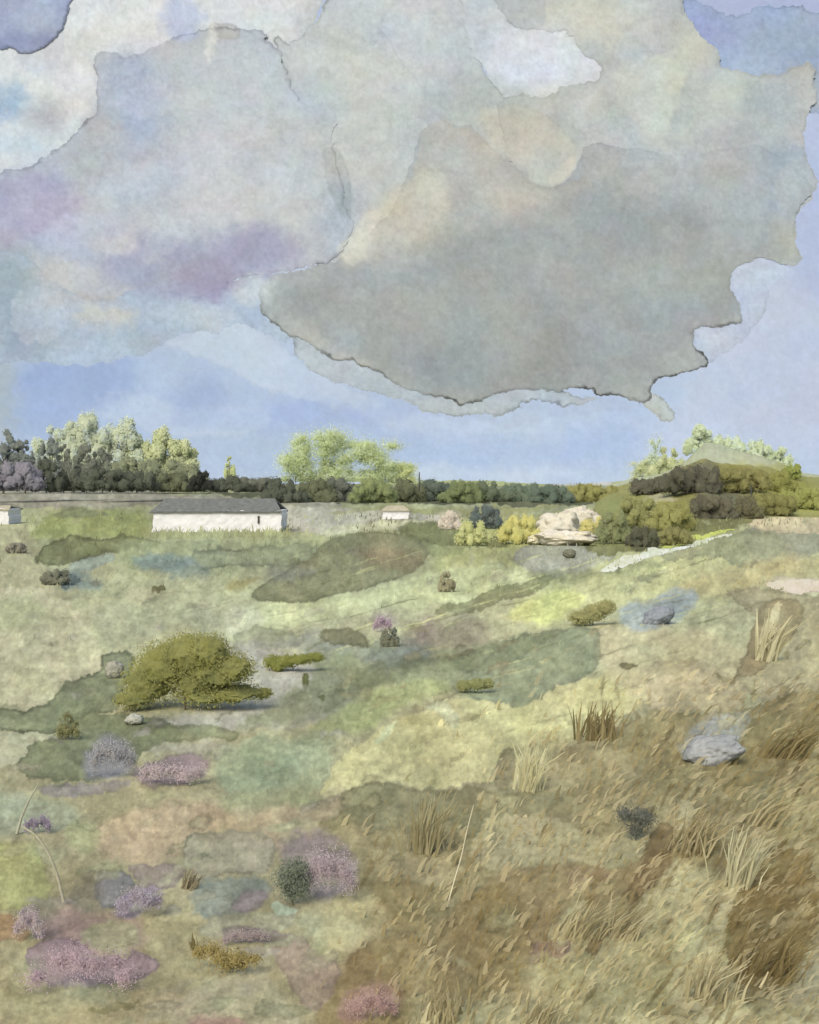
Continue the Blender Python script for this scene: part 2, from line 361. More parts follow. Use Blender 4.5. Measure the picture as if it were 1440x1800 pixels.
cloud("tall pale grey cloud with a peaked top at the middle of the sky", [(478,62),(525,72),(545,45),(562,32),(592,-60),(600,-240),(700,-320),(800,-220),(795,-60),(822,0),(842,38),(846,68),(870,74),(879,112),(862,120),(845,112),(856,135),(905,160),(1010,240),(1100,420),(900,620),(600,620),(560,480),(540,400),(500,110)],
      (190,196,194), 2104.6, 90, .25, seed=46, group=CG)
cloud("lilac and grey cloud spread over the left of the sky", [(-330,330),(-200,300),(30,298),(62,290),(100,266),(140,225),(176,192),(170,160),(174,130),(164,108),(166,90),(195,88),(218,100),(262,84),(310,66),(355,48),(372,44),(414,43),(450,56),(492,82),(500,120),(522,170),(545,182),(575,182),(596,216),(585,250),(600,330),(625,400),(590,462),(520,472),(470,480),(410,498),(392,514),(360,524),(330,530),(314,542),(292,532),(284,512),(245,514),(212,520),(190,540),(140,536),(60,500),(40,450),(-90,410),(-260,400)],
      (184,190,196), 2103.2, 80, .2, seed=47, group=CG)
cloud("blue grey cloud bank low on the left under the lilac cloud", [(-420,520),(-300,470),(-90,446),(20,446),(44,444),(90,500),(190,538),(240,505),(300,505),(330,528),(400,500),(440,488),(478,474),(520,500),(530,580),(500,596),(460,584),(430,570),(405,566),(375,592),(345,582),(300,598),(255,625),(210,632),(140,646),(90,640),(50,632),(-90,640),(-260,620),(-380,580)],
      (172,187,204), 2102.5, 60, .07, seed=48, group=CG)
cloud("thin ragged grey cloud fringe hanging under the great dark cloud", [(520,575),(600,590),(700,640),(860,650),(1000,690),(1060,700),(1010,712),(930,700),(880,735),(840,725),(800,738),(760,730),(690,700),(660,690),(620,680),(585,672),(550,655),(520,620)],
      (176,187,196), 2102.5, 40, .3, seed=49, tints=False, group=CG)
cloud("small grey wisp of cloud hanging at the lower right tip of the great dark cloud", [(1085,680),(1150,690),(1172,704),(1184,726),(1176,742),(1150,728),(1120,708)], (186,194,194), 2102.5, 20, .25, L=20, seed=50, tints=False, group=CG)
cloud("pale lavender cloud tucked under the right shoulder of the great dark cloud", [(1270,440),(1400,460),(1372,490),(1350,520),(1340,560),(1300,600),(1240,640),(1210,600),(1240,500)], (182,192,208), 2102.5, 30, .08, L=40, seed=51, tints=False, group=CG)
cloud("great dark grey cloud with a ragged inky lower edge filling the middle of the sky", [(455,522),(462,500),(478,484),(520,476),(548,470),(600,455),(640,425),(675,380),(705,340),(722,285),(745,230),(772,207),(796,222),(832,224),(880,275),(940,322),(975,333),(1010,300),(1032,252),(1080,256),(1130,262),(1200,280),(1320,250),(1400,290),(1436,335),(1404,368),(1398,400),(1404,440),(1412,458),(1385,471),(1360,462),(1328,453),(1322,461),(1290,468),(1282,485),(1286,505),(1302,525),(1308,560),(1304,569),(1262,574),(1225,577),(1217,592),(1222,612),(1242,622),(1249,645),(1220,650),(1185,660),(1150,668),(1142,682),(1148,694),(1138,706),(1118,704),(1090,694),(1048,694),(1042,684),(1000,686),(950,686),(900,684),(860,696),(835,706),(810,714),(795,705),(750,692),(712,684),(690,668),(672,654),(640,644),(612,632),(590,636),(560,612),(535,600),(500,588),(486,570),(470,552)],
      (170,176,175), 2101.5, 90, .62, seed=52, wp=5, edgebox=lambda x, y: sst(480, 640, y) * .95 + .08 + .22 * sst(1200, 1300, x) * sst(420, 500, y) + .12 * sst(700, 600, x), own=(
      W((150,156,154), [(480,500),(600,470),(760,400),(1040,320),(1240,360),(1400,420),(1290,560),(1240,640),(1120,690),(820,705),(640,630),(520,590)], .45, 60, 0), E((146,152,150), 900, 600, 260, 90, .35), E((186,184,170), 700, 400, 60, 60, .4),
      E((152,152,154), 850, 690, 60, 14, .4), E((150,154,150), 1120, 690, 30, 12, .4)), group=CG)

# =================================================================== GROUND
G = [
 W((166,163,146), [(-200,856),(80,860),(240,857),(300,868),(480,874),(600,880),(600,892),(290,880),(200,896),(100,892),(-200,886)], .9, 5, .08, 4),
 W((172,168,134), [(-200,900),(60,900),(80,1000),(160,1040),(120,1060),(-200,1060)], .8, 20, 0),
 W((148,154,102), [(40,950),(90,900),(150,890),(280,900),(262,935),(240,948),(150,950)], .85, 12, 0),
 W((136,140,112), [(92,906),(115,893),(150,892),(204,905),(150,913),(100,911)], .6, 4, .1, 4),
 W((128,132,94), [(58,978),(82,957),(120,944),(150,948),(200,950),(212,936),(245,945),(284,950),(268,960),(225,967),(160,980),(112,996),(70,992)], .85, 3, .14, 6),
 W((150,155,122), [(200,945),(480,930),(560,945),(560,1010),(480,1010),(200,1000)], .7, 16, 0),
 W((146,151,122), [(345,962),(480,956),(560,950),(560,985),(500,1000),(470,998),(420,988),(350,1000),(330,985)], .8, 3, .12, 6),
 W((132,147,140), [(232,975),(262,965),(330,972),(345,992),(300,1004),(240,1002)], .75, 10, 0), E((124,138,132), 330, 1000, 44, 16, .6),
 W((160,170,156), [(118,996),(150,980),(200,972),(206,985),(170,1001),(130,1008)], .8, 4, .04, 5),
 W((136,150,142), [(95,1005),(150,1000),(190,1030),(160,1040),(110,1036)], .8, 10, 0), E((96,108,104), 128, 1024, 24, 6, .8, 6),
 E((160,150,96), 420, 1024, 26, 10, .7, 10, -20), E((128,124,84), 272, 1035, 12, 6, .9, 3, -20, .1),
 W((186,182,164), [(470,894),(520,890),(600,890),(700,900),(760,902),(806,894),(816,906),(800,916),(700,915),(640,922),(580,936),(562,942),(556,930),(470,936)], .9, 3, .06, 6),
 W((204,202,168), [(560,942),(575,928),(620,920),(700,914),(760,918),(720,930),(640,934)], .85, 4, .05, 5),
 W((196,186,168), [(742,912),(770,903),(806,902),(815,914),(790,920),(750,918)], .7, 4, 0, 4),
 W((144,150,108), [(690,935),(740,920),(800,928),(830,960),(800,978),(740,975),(760,960)], .8, 7, .08, 7),
 W((182,184,122), [(805,902),(880,920),(960,905),(1060,930),(1060,960),(900,975),(830,960)], .85, 16, 0),
 W((200,192,112), [(886,918),(960,908),(1060,914),(1060,940),(960,950),(890,948)], .85, 9, 0),
 W((168,170,118), [(760,965),(900,960),(1000,1010),(960,1040),(820,1040),(760,1010)], .7, 24, 0),
 W((166,166,150), [(898,985),(915,964),(940,952),(1010,965),(1085,960),(1090,975),(1050,1000),(1015,1012),(960,1022),(930,1012)], .88, 5, .06, 6),
 W((194,197,154), [(770,1000),(850,985),(940,1005),(965,1022),(800,1062),(620,1082),(480,1110),(400,1135),(395,1072),(480,1050),(600,1045),(720,1015)], .9, 10, .0, 8),
 W((188,188,140), [(960,1020),(1060,985),(1200,960),(1300,980),(1340,1040),(1260,1060),(1100,1060),(960,1110),(900,1090)], .75, 22, 0),
 W((206,208,138), [(890,1090),(900,1060),(960,1030),(1030,1040),(1020,1070),(960,1100)], .85, 14, 0),
 W((150,148,128), [(1300,930),(1440,930),(1600,930),(1600,960),(1440,965),(1420,975),(1370,1000),(1330,1002),(1320,970)], .7, 6, .06, 6),
 W((152,154,124), [(1240,950),(1330,935),(1370,945),(1385,965),(1400,990),(1360,1003),(1300,1000),(1250,980),(1170,990),(1160,970)], .75, 8, .04, 7),
 W((196,182,150), [(1290,925),(1340,900),(1440,880),(1600,870),(1600,940),(1440,936),(1380,938),(1320,928)], .85, 5, .03, 6),
 W((206,196,172), [(1338,1030),(1360,1018),(1440,1010),(1600,1000),(1600,1040),(1440,1040),(1400,1046),(1370,1040)], .9, 3, .04, 5),
 W((184,172,128), [(1160,1040),(1260,1000),(1440,970),(1600,970),(1600,1010),(1440,1012),(1340,1026),(1300,1060)], .7, 16, 0),
 W((148,148,114), [(440,1045),(450,1030),(500,1005),(550,976),(572,946),(640,936),(700,938),(740,950),(757,966),(750,986),(720,1010),(640,1036),(600,1042),(520,1062),(460,1056)], .9, 2, .10, 4),
 E((152,132,106), 690, 980, 60, 24, .5), E((136,138,126), 510, 1010, 50, 16, .6), E((134,138,104), 610, 955, 50, 12, .5),
 W((100,104,84), [(350,868),(480,872),(600,886),(720,882),(860,886),(960,892),(1040,886),(1040,872),(900,868),(600,866),(400,862)], .85, 4, .06, 5),
 W((150,150,90), [(560,905),(700,896),(800,912),(880,900),(960,900),(1000,892),(940,890),(800,892),(640,888)], .4, 6, 0, 6),
 W((128,130,92), [(690,928),(740,918),(790,922),(850,940),(900,955),(880,968),(800,960),(740,952)], .65, 4, .08, 7),
 W((136,138,100), [(762,1078),(800,1056),(850,1040),(945,1010),(980,1015),(900,1052),(830,1076),(780,1084)], .75, 8, .06, 7),
 W((140,144,108), [(900,1005),(1040,1000),(1180,985),(1160,1000),(1060,1015),(960,1030)], .6, 9, 0, 7),
 W((154,146,124), [(720,1085),(850,1075),(870,1140),(830,1165),(720,1160),(700,1130)], .75, 20, 0),
 # middle left
 W((188,184,152), [(-200,1040),(60,1030),(130,1060),(165,1110),(185,1150),(180,1176),(125,1190),(102,1230),(60,1246),(-200,1262)], .9, 6, .0, 8),
 W((172,176,134), [(-200,1050),(60,1040),(100,1080),(40,1110),(-200,1120)], .5, 20, 0),
 W((166,168,138), [(150,1050),(380,1060),(420,1100),(300,1110),(190,1140),(160,1100)], .8, 18, 0),
 W((190,190,160), [(390,1065),(450,1060),(480,1100),(400,1120)], .8, 10, 0),
 W((150,152,126), [(410,1112),(440,1102),(560,1120),(520,1140),(420,1135)], .6, 6, .04),
 W((176,174,160), [(380,1120),(460,1130),(560,1170),(640,1200),(600,1270),(380,1290),(260,1280),(240,1260),(420,1240)], .9, 18, 0),
 W((138,144,114), [(-200,1262),(60,1246),(104,1230),(122,1190),(180,1175),(176,1150),(196,1140),(240,1152),(222,1190),(214,1244),(150,1252),(112,1282),(60,1291),(20,1290),(-200,1270)], .88, 3.5, .16, 7),
 W((178,178,150), [(-200,1275),(22,1292),(60,1290),(112,1284),(112,1300),(64,1306),(34,1344),(-200,1380)], .85, 5, .0, 6),
 W((130,135,104), [(20,1352),(56,1304),(108,1292),(130,1252),(220,1250),(310,1272),(320,1290),(250,1322),(244,1345),(160,1372),(60,1374)], .88, 6, .08, 8),
 W((142,146,110), [(230,1280),(330,1270),(420,1282),(410,1300),(340,1300),(300,1300),(250,1326)], .7, 4, .1, 6),
 W((140,138,142), [(142,1345),(165,1292),(200,1280),(246,1322),(232,1362),(150,1372)], .8, 14, 0, 6),
 W((172,170,150), [(250,1326),(300,1300),(400,1305),(470,1300),(430,1340),(360,1345),(320,1320)], .75, 10, 0, 8),
 W((158,140,142), [(225,1358),(290,1326),(350,1324),(372,1346),(350,1376),(250,1388)], .85, 9, .1, 6),
 W((150,142,146), [(66,1384),(150,1375),(225,1368),(230,1385),(120,1400),(80,1402)], .6, 8, .04),
 W((166,174,140), [(380,1310),(480,1292),(584,1290),(592,1380),(490,1396),(410,1400),(370,1370)], .85, 18, .0, 8),
 E((142,158,128), 470, 1350, 60, 40, .5),
 # long grey green fall of the hill
 W((152,157,124), [(540,1130),(590,1112),(620,1118),(700,1138),(860,1130),(960,1108),(1052,1098),(1062,1150),(1042,1182),(960,1222),(902,1244),(840,1236),(790,1212),(700,1200),(640,1215),(560,1265),(430,1284),(400,1280),(500,1220),(560,1180),(520,1145)], .8, 9, .0, 8),
 W((150,156,126), [(880,1130),(960,1105),(1050,1096),(1064,1150),(1042,1182),(960,1222),(902,1244),(840,1236),(800,1205)], .75, 3, .10, 6),
 E((138,144,142), 700, 1152, 70, 26, .6), E((148,150,144), 560, 1135, 80, 20, .5), E((158,140,144), 672, 1098, 24, 24, .65), E((160,146,140), 745, 1110, 20, 30, .5),
 W((168,174,122), [(600,1240),(680,1200),(780,1192),(800,1215),(740,1230),(690,1260),(640,1290),(560,1300),(540,1280)], .75, 14, 0),
 W((196,190,142), [(690,1270),(760,1240),(800,1226),(850,1236),(902,1244),(960,1222),(1052,1180),(1140,1180),(1140,1240),(1042,1292),(1000,1302),(950,1330),(940,1386),(902,1386),(884,1312),(868,1380),(760,1380),(650,1372),(596,1402),(560,1400),(600,1330),(640,1300)], .9, 6, .0, 8),
 W((204,200,146), [(840,1250),(960,1226),(1050,1186),(1130,1200),(1120,1240),(1020,1280),(900,1300)], .6, 14, 0),
 W((206,208,164), [(655,1306),(672,1282),(706,1262),(692,1284),(666,1312)], .9, 2, .08, 4),
 W((198,200,162), [(742,1242),(784,1226),(804,1252),(806,1275),(796,1286),(780,1262),(760,1246)], .8, 3, .03, 4),
 E((166,158,112), 745, 1265, 44, 16, .6), E((148,152,104), 755, 1370, 20, 22, .4),
 # right
 W((194,186,148), [(1060,1100),(1260,1110),(1320,1160),(1280,1230),(1130,1250),(1050,1170)], .8, 16, 0),
 W((182,172,138), [(1130,1165),(1200,1155),(1260,1170),(1320,1200),(1300,1250),(1200,1250),(1140,1260)], .8, 5, .04, 6),
 W((160,168,168), [(1087,1055),(1150,1062),(1180,1035),(1232,1034),(1215,1080),(1160,1114),(1090,1116)], .85, 9, 0, 5),
 W((168,160,128), [(1270,1040),(1300,1032),(1440,1052),(1600,1050),(1600,1240),(1440,1240),(1330,1230),(1290,1190),(1300,1150),(1340,1100),(1300,1060)], .8, 8, .06, 8),
 W((152,140,106), [(1330,1080),(1352,1052),(1420,1060),(1400,1110),(1350,1160),(1330,1190),(1290,1190),(1310,1140)], .75, 6, .06, 6),
 W((196,186,148), [(1334,1120),(1362,1060),(1374,1064),(1356,1120),(1346,1160),(1336,1158)], .8, 2.5, 0, 5),
 W((186,178,138), [(1400,1160),(1422,1060),(1600,1060),(1600,1180),(1430,1200)], .6, 8, 0, 6),
 W((162,152,114), [(600,1402),(650,1374),(760,1386),(870,1386),(900,1390),(950,1388),(960,1340),(1000,1312),(1050,1294),(1130,1258),(1300,1250),(1440,1210),(1600,1200),(1600,2100),(540,2100),(560,1790),(590,1740),(640,1655),(700,1640),(640,1570),(560,1500),(540,1450),(612,1430)], .88, 5, .08, 9),
 W((142,140,108), [(600,1402),(650,1374),(760,1386),(960,1390),(1000,1400),(960,1440),(860,1470),(700,1470),(600,1440)], .7, 12, .04, 8),
 W((150,140,102), [(1130,1280),(1230,1330),(1330,1280),(1440,1230),(1600,1230),(1600,1560),(1340,1500),(1200,1420),(1100,1380)], .6, 30, 0),
 E((172,162,122), 1000, 1340, 70, 40, .5), E((176,166,124), 1180, 1290, 50, 30, .5), E((176,170,128), 1410, 1440, 60, 50, .6),
 W((164,170,168), [(1190,1312),(1235,1262),(1290,1250),(1326,1256),(1302,1302),(1272,1342),(1240,1346),(1200,1332)], .75, 12, 0, 6),
 W((184,176,138), [(852,1442),(920,1430),(1000,1450),(1070,1480),(1120,1470),(1140,1490),(1060,1528),(960,1522),(872,1534),(815,1500)], .85, 6, .0, 8),
 W((170,160,124), [(640,1500),(760,1470),(820,1500),(800,1560),(700,1580)], .6, 18, 0),
 W((156,140,102), [(884,1530),(960,1518),(1080,1518),(1140,1492),(1192,1500),(1168,1560),(1120,1590),(1060,1640),(1030,1600),(1020,1572),(970,1622),(932,1700),(880,1740),(800,1700),(780,1600)], .75, 9, .03, 8),
 W((158,138,114), [(990,1530),(1060,1520),(1080,1540),(1040,1570),(1000,1575)], .55, 10, 0), 
 W((152,136,94), [(540,1830),(560,1760),(604,1706),(640,1655),(700,1640),(780,1650),(830,1560),(900,1560),(940,1640),(930,1722),(850,1770),(790,1742),(740,1760),(700,1830)], .7, 10, .05, 8),
 E((154,130,94), 620, 1720, 60, 50, .5), W((168,138,126), [(590,1790),(600,1745),(650,1725),(700,1735),(710,1760),(660,1785),(620,1800)], .7, 10, 0, 6),
 W((188,180,138), [(710,1830),(740,1778),(770,1758),(800,1745),(830,1768),(930,1772),(940,1712),(962,1636),(1010,1582),(1022,1580),(1026,1620),(1040,1640),(1078,1588),(1084,1596),(1060,1650),(1100,1620),(1150,1560),(1210,1480),(1290,1540),(1272,1620),(1282,1700),(1296,1760),(1440,1790),(1600,1790),(1600,2100),(700,2100)], .85, 3.5, .08, 8),
 W((170,160,116), [(950,1700),(1040,1660),(1090,1700),(1060,1800),(940,1800)], .6, 20, 0), E((158,150,106), 1150, 1720, 60, 90, .55), E((188,182,150), 1240, 1760, 60, 50, .6), E((174,176,138), 1210, 1650, 50, 40, .6),
 W((142,126,84), [(1272,1640),(1284,1590),(1296,1545),(1350,1500),(1425,1496),(1440,1650),(1404,1702),(1382,1742),(1334,1760),(1292,1762),(1284,1700)], .88, 4, .05, 8),
 W((140,126,88), [(1180,1440),(1240,1460),(1330,1500),(1290,1560),(1240,1530),(1190,1510)], .6, 12, .04, 8), W((176,170,140), [(1380,1760),(1430,1640),(1600,1600),(1600,1900),(1380,1900)], .7, 18, 0),
 # lower left
 W((182,165,136), [(165,1445),(240,1412),(340,1405),(410,1420),(390,1460),(322,1480),(318,1516),(230,1522),(150,1492)], .85, 12, .03, 8),
 W((178,162,132), [(390,1420),(560,1410),(600,1400),(612,1430),(545,1448),(540,1500),(480,1500),(400,1470)], .7, 10, .04, 7),
 W((164,168,130), [(390,1395),(560,1390),(560,1420),(400,1428)], .6, 12, 0), W((160,166,140), [(-200,1380),(120,1400),(160,1440),(90,1470),(-200,1470)], .75, 14, 0),
 W((170,172,128), [(110,1480),(120,1440),(170,1438),(180,1480),(150,1510)], .75, 12, 0),
 W((162,158,136), [(316,1482),(350,1464),(440,1460),(490,1480),(478,1532),(430,1536),(400,1530),(370,1545),(345,1550),(332,1525)], .8, 3.5, .08, 6),
 W((172,172,118), [(-200,1480),(50,1468),(80,1530),(92,1572),(30,1602),(-200,1625)], .85, 10, .04, 7),
 W((172,144,108), [(-200,1615),(30,1604),(55,1640),(40,1658),(-200,1660)], .8, 7, .04, 6),
 W((160,135,132), [(60,1590),(130,1580),(190,1600),(250,1610),(260,1660),(180,1690),(100,1670),(60,1640)], .7, 20, 0),
 W((146,144,144), [(163,1540),(180,1530),(232,1530),(240,1580),(190,1598),(168,1582)], .8, 8, .08, 6),
 W((150,132,154), [(200,1612),(214,1572),(240,1552),(296,1548),(262,1590),(240,1614)], .75, 10, 0, 6),
 W((152,138,130), [(225,1518),(330,1516),(332,1535),(300,1560),(240,1548)], .75, 8, .06, 6),
 W((134,132,116), [(110,1560),(165,1540),(180,1590),(150,1605),(120,1590)], .65, 12, 0), 
 W((164,144,148), [(30,1598),(72,1586),(76,1640),(70,1656),(42,1622)], .8, 8, 0, 6),
 W((136,146,136), [(335,1545),(440,1535),(480,1550),(460,1600),(340,1620)], .75, 12, .0, 7), W((150,134,136), [(390,1595),(440,1560),(480,1570),(440,1608)], .7, 10, .04),
 W((160,160,126), [(135,1650),(170,1612),(240,1620),(250,1660),(190,1682)], .8, 10, 0), 
 W((164,144,146), [(36,1690),(50,1665),(100,1645),(140,1655),(190,1690),(250,1664),(290,1690),(272,1712),(200,1728),(130,1738),(80,1728)], .85, 8, .1, 7),
 W((178,176,148), [(340,1640),(370,1615),(430,1605),(520,1600),(520,1620),(480,1640),(380,1652)], .8, 5, .06, 6),
 W((152,138,134), [(388,1636),(400,1626),(450,1630),(520,1645),(520,1662),(400,1656)], .75, 4, .05, 5),
 W((152,140,142), [(485,1490),(520,1465),(560,1448),(612,1490),(630,1515),(624,1562),(570,1590),(525,1570)], .75, 18, 0, 7),
 W((184,196,170), [(478,1580),(505,1592),(522,1598),(518,1606),(478,1606)], .8, 3, .0, 4),
 W((168,148,130), [(470,1650),(520,1640),(560,1680),(604,1700),(575,1760),(545,1785),(515,1745),(480,1690)], .75, 5, .08, 7),
 W((176,170,140), [(380,1710),(460,1690),(500,1760),(540,1800),(480,1840),(300,1840),(300,1760)], .75, 12, 0), E((160,128,120), 380, 1800, 60, 18, .7), E((134,128,90), 200, 1770, 50, 8, .7, 6, -12), E((150,158,130), 170, 1745, 60, 22, .5),
 E((170,168,128), 60, 1760, 90, 40, .6), E((174,160,134), 330, 1760, 70, 24, .4), E((170,172,140), 590, 1620, 70, 36, .7),
]
# fallen stalks, drips and dry brush marks that streak the slope
def streaks(n, x0, x1, y0, y1, dx, dy, cols, a=.7, wid=4):
    r = random.Random(n + x0 + y0); out = []
    for _ in range(n):
        x = r.uniform(x0, x1); y = r.uniform(y0, y1); L = r.uniform(.5, 1.3); wv = r.uniform(.4, 1.) * wid
        ex, ey = dx * L + r.uniform(-6, 6), dy * L + r.uniform(-6, 6)
        out.append(W(r.choice(cols), [(x - wv * .4, y), (x + ex * .5 - wv, y + ey * .5), (x + ex, y + ey), (x + ex * .6 + wv, y + ey * .6), (x + wv * .6, y + ey * .1)], a * r.uniform(.7, 1.1), 2, .06 * r.random(), 2.5))
    return out
LT, DK, MD = (190,180,138), (136,122,82), (160,148,106)
G += streaks(46, 1180, 1440, 1300, 1640, -26, 52, [LT, DK, MD, (176,168,124), DK], .6, 5)
G += streaks(16, 1000, 1280, 1480, 1740, -34, 62, [LT, DK, (178,166,124)], .6, 6)
G += streaks(18, 1330, 1440, 1180, 1330, -30, 24, [DK, (150,140,96), LT], .6, 4)
G += streaks(14, 700, 960, 1395, 1520, -10, 50, [(172,166,126), (140,134,100), LT], .5, 4)
G += streaks(12, 1030, 1140, 1200, 1300, 6, 30, [(160,146,104), (204,196,150)], .6, 5)
G += streaks(12, 700, 860, 1660, 1760, -3, 50, [(166,150,112), (134,116,78)], .5, 4)
G += streaks(26, 480, 820, 1100, 1250, 60, -14, [(138,142,110), (172,176,136), (150,150,124)], .45, 4)
G += streaks(22, 820, 1180, 990, 1110, 70, -22, [(150,150,104), (206,206,150), (178,178,124)], .5, 3)
G += streaks(22, 60, 480, 940, 1060, 50, -8, [(134,138,106), (170,172,140), (122,130,114)], .4, 3)
G += streaks(16, 180, 480, 1660, 1790, 46, -14, [(132,124,86), (182,172,134)], .5, 4)
G += [W((196,190,150), [(884,1386),(900,1320),(918,1308),(912,1345),(902,1388)],.0), W((158,150,116), [(868,1386),(880,1322),(900,1312),(908,1330),(900,1388)], .85, 2.5, .02, 4),
      W((200,194,150), [(906,1386),(908,1330),(940,1316),(946,1330),(930,1388)], .85, 2.5, 0, 4)]
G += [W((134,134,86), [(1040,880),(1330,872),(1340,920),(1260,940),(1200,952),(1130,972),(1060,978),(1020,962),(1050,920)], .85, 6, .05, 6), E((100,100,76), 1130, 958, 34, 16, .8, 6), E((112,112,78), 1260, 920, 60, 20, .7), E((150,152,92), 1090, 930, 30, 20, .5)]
G += streaks(34, 520, 1240, 985, 1180, 120, -40, [(216,216,156), (206,206,150), (140,144,104)], .8, 6)
G += streaks(46, 420, 1160, 990, 1290, 110, -34, [(140,144,104), (196,194,146), (160,160,118), (128,130,96), (204,200,150)], .5, 7)
G += streaks(24, -60, 460, 1060, 1330, 80, -20, [(140,144,114), (180,178,144), (128,130,100)], .45, 6)
G += streaks(70, 620, 1440, 1400, 1830, -30, 60, [(190,180,138), (134,118,78), (160,144,102), (148,132,90), (196,186,146)], .55, 6)
G += streaks(50, 1150, 1440, 1240, 1760, -36, 62, [(192,182,140), (124,108,68), (136,120,78), (150,136,94)], .65, 7)
G += streaks(26, 900, 1330, 1180, 1420, -6, 44, [(196,188,146), (146,134,94), (160,148,108)], .5, 5)
G += streaks(40, -60, 560, 1400, 1800, 50, -10, [(140,132,104), (178,168,136), (154,140,136), (132,138,108)], .4, 6)
G += [
 W((176,170,132), [(1080,1488),(1096,1460),(1120,1478),(1132,1466),(1150,1476),(1110,1520),(1060,1530)], .8, 2, .06, 5),
 W((136,118,84), [(1150,1450),(1185,1445),(1190,1500),(1150,1560),(1090,1610),(1060,1660),(1040,1690),(1030,1670),(1075,1600),(1120,1540)], .75, 3, .04, 6),
 W((150,126,110), [(932,1660),(950,1655),(1006,1660),(1000,1680),(960,1690),(930,1700)], .7, 4, .05, 6),
 W((200,192,150), [(1190,1410),(1215,1402),(1220,1440),(1208,1480),(1192,1500),(1188,1450)], .8, 2, .05, 6),
 W((196,188,148), [(1268,1530),(1290,1540),(1300,1560),(1288,1590),(1276,1650),(1262,1680),(1250,1640),(1262,1590)], .8, 2, .05, 7),
 W((190,186,150), [(1316,1500),(1326,1470),(1340,1480),(1330,1530),(1320,1530)], .8, 2, .04, 5), W((190,180,140), [(1330,1742),(1356,1722),(1344,1745),(1330,1760)], .8, 2, 0, 4),
 W((144,134,92), [(1230,1340),(1300,1300),(1360,1230),(1440,1200),(1440,1300),(1340,1380),(1270,1400)], .5, 8, .05, 8),
 W((118,104,66), [(1300,1560),(1360,1520),(1410,1560),(1380,1640),(1320,1700),(1296,1660)], .45, 20, 0),
 W((144,130,88), [(600,1560),(690,1545),(760,1560),(800,1620),(770,1650),(700,1640),(640,1650),(610,1610)], .5, 9, .05, 7),
 W((182,174,134), [(560,1590),(620,1560),(670,1580),(700,1640),(640,1650),(600,1700),(560,1680)], .65, 16, 0),
 W((132,138,104), [(700,1186),(800,1180),(880,1175),(960,1130),(980,1110),(900,1120),(800,1150),(700,1160)], .5, 9, .05, 8),
 W((116,122,92), [(600,1190),(700,1150),(780,1150),(700,1200),(640,1215),(580,1260),(560,1250)], .4, 12, 0),
 W((134,130,98), [(560,1110),(600,1104),(640,1118),(645,1140),(600,1136),(565,1130)], .75, 3, .08, 5),
 W((112,118,60), [(532,1183),(542,1184),(540,1205),(535,1212),(530,1200)], .85, 2, .1, 3), W((122,128,88), [(553,1222),(572,1220),(568,1233)], .8, 2, .1, 3),
 W((126,120,86), [(1085,1166),(1110,1164),(1125,1172),(1100,1176)], .8, 2, .05, 4), W((138,130,96), [(1255,1180),(1275,1190),(1300,1195),(1290,1204),(1262,1196)], .7, 2, .05, 4),
]
# loose blooms so that no stretch stays flat
_r = random.Random(3)
for _ in range(420):
    y = 870 + 930 * _r.random() ** 1.05; x = _r.uniform(-150, 1590); k = (.2 + (y - 860) / 1000) * _r.choice([.5, .7, 1.])
    if x < 600 or y < 1100: c = _r.choice([(150,156,122), (184,182,148), (166,160,134), (138,140,112), (174,176,138), (168,162,150)])
    else: c = _r.choice([(190,182,138), (150,140,104), (176,166,126), (160,152,112)])
    G.append(E(c, x, y, _r.uniform(20, 60) * k, _r.uniform(8, 22) * k, _r.uniform(.2, .55), _r.choice([None, 3.]), _r.uniform(-35, 5), _r.choice([0, .03, .08]), 8))
for _q in G:
    if _q['e'] > 0: _q['e'] = _q['e'] * 1.8 + .04
    _q['w'] *= 1.05; _q['ew'] = 2.9
    if _q['s'] < 9: _q['s'] = 2.0
def ground_paint(px, py):
    C = gradient(py, [(850, (150,154,120)), (880, (162,164,130)), (940, (168,170,130)), (1050, (182,182,146)), (1200, (176,174,138)), (1400, (166,160,126)), (1800, (170,160,124)), (2600, (160,150,112))])
    C = paint(C, px, py, G, 71)
    C = grain(C, px, py, 72, 1.9, .5); C = blots(C, px, py, 73, .075)
    m0 = lin((172, 168, 134)); C = m0 * (np.clip(C, 1e-4, 1) / m0) ** 1.2; C = C * .88 + C.mean(1, keepdims=True) * .12
    f = 1 + .13 * fbm(px / 6.5, py / 6.0, 301, 2, .8) + .09 * fbm(px / 16, py / 11, 302, 3, .7); C = C * f[:, None]
    C = C * np.array([.86, .885, .79])
    return C
def build_ground():
    px = np.concatenate([720 - np.geomspace(9000, 800, 130), np.arange(-76, 1516, 2.1), 720 + np.geomspace(800, 9000, 130)])
    tx = (px - 720) / FP
    py = np.concatenate([np.arange(850.6, 900, .9), np.arange(900, 1100, 1.5), np.arange(1100, 1840, 2.1), np.geomspace(1845, 4200, 60)])
    _, dy, dz = ray(np.zeros(len(py)), py); Ys = y_of_s(-dz / dy)
    near = -np.geomspace(.05, 80, 30) + 1.0
    Ys = np.concatenate([[9000], Ys, near[near < Ys.min() - .02]])
    T, YY = np.meshgrid(tx, Ys)
    XX = T * np.maximum(YY, 3.0); z = ground_z(XX, YY)
    V = np.stack([XX.ravel(), YY.ravel(), z.ravel()], 1)
    Yc = np.maximum(V[:, 1], 1.2); Pj = np.stack([V[:, 0] / np.maximum(V[:, 1], 3) * Yc, Yc, EYE - drop(Yc)], 1)
    qx, qy = project(Pj)
    C = ground_paint(qx, qy) / KG
    o = mesh_obj("ground", V, grid_faces(np.ones(T.shape, bool))[:, ::-1], C, M_GROUND); tag(o, kind="structure")
build_ground()

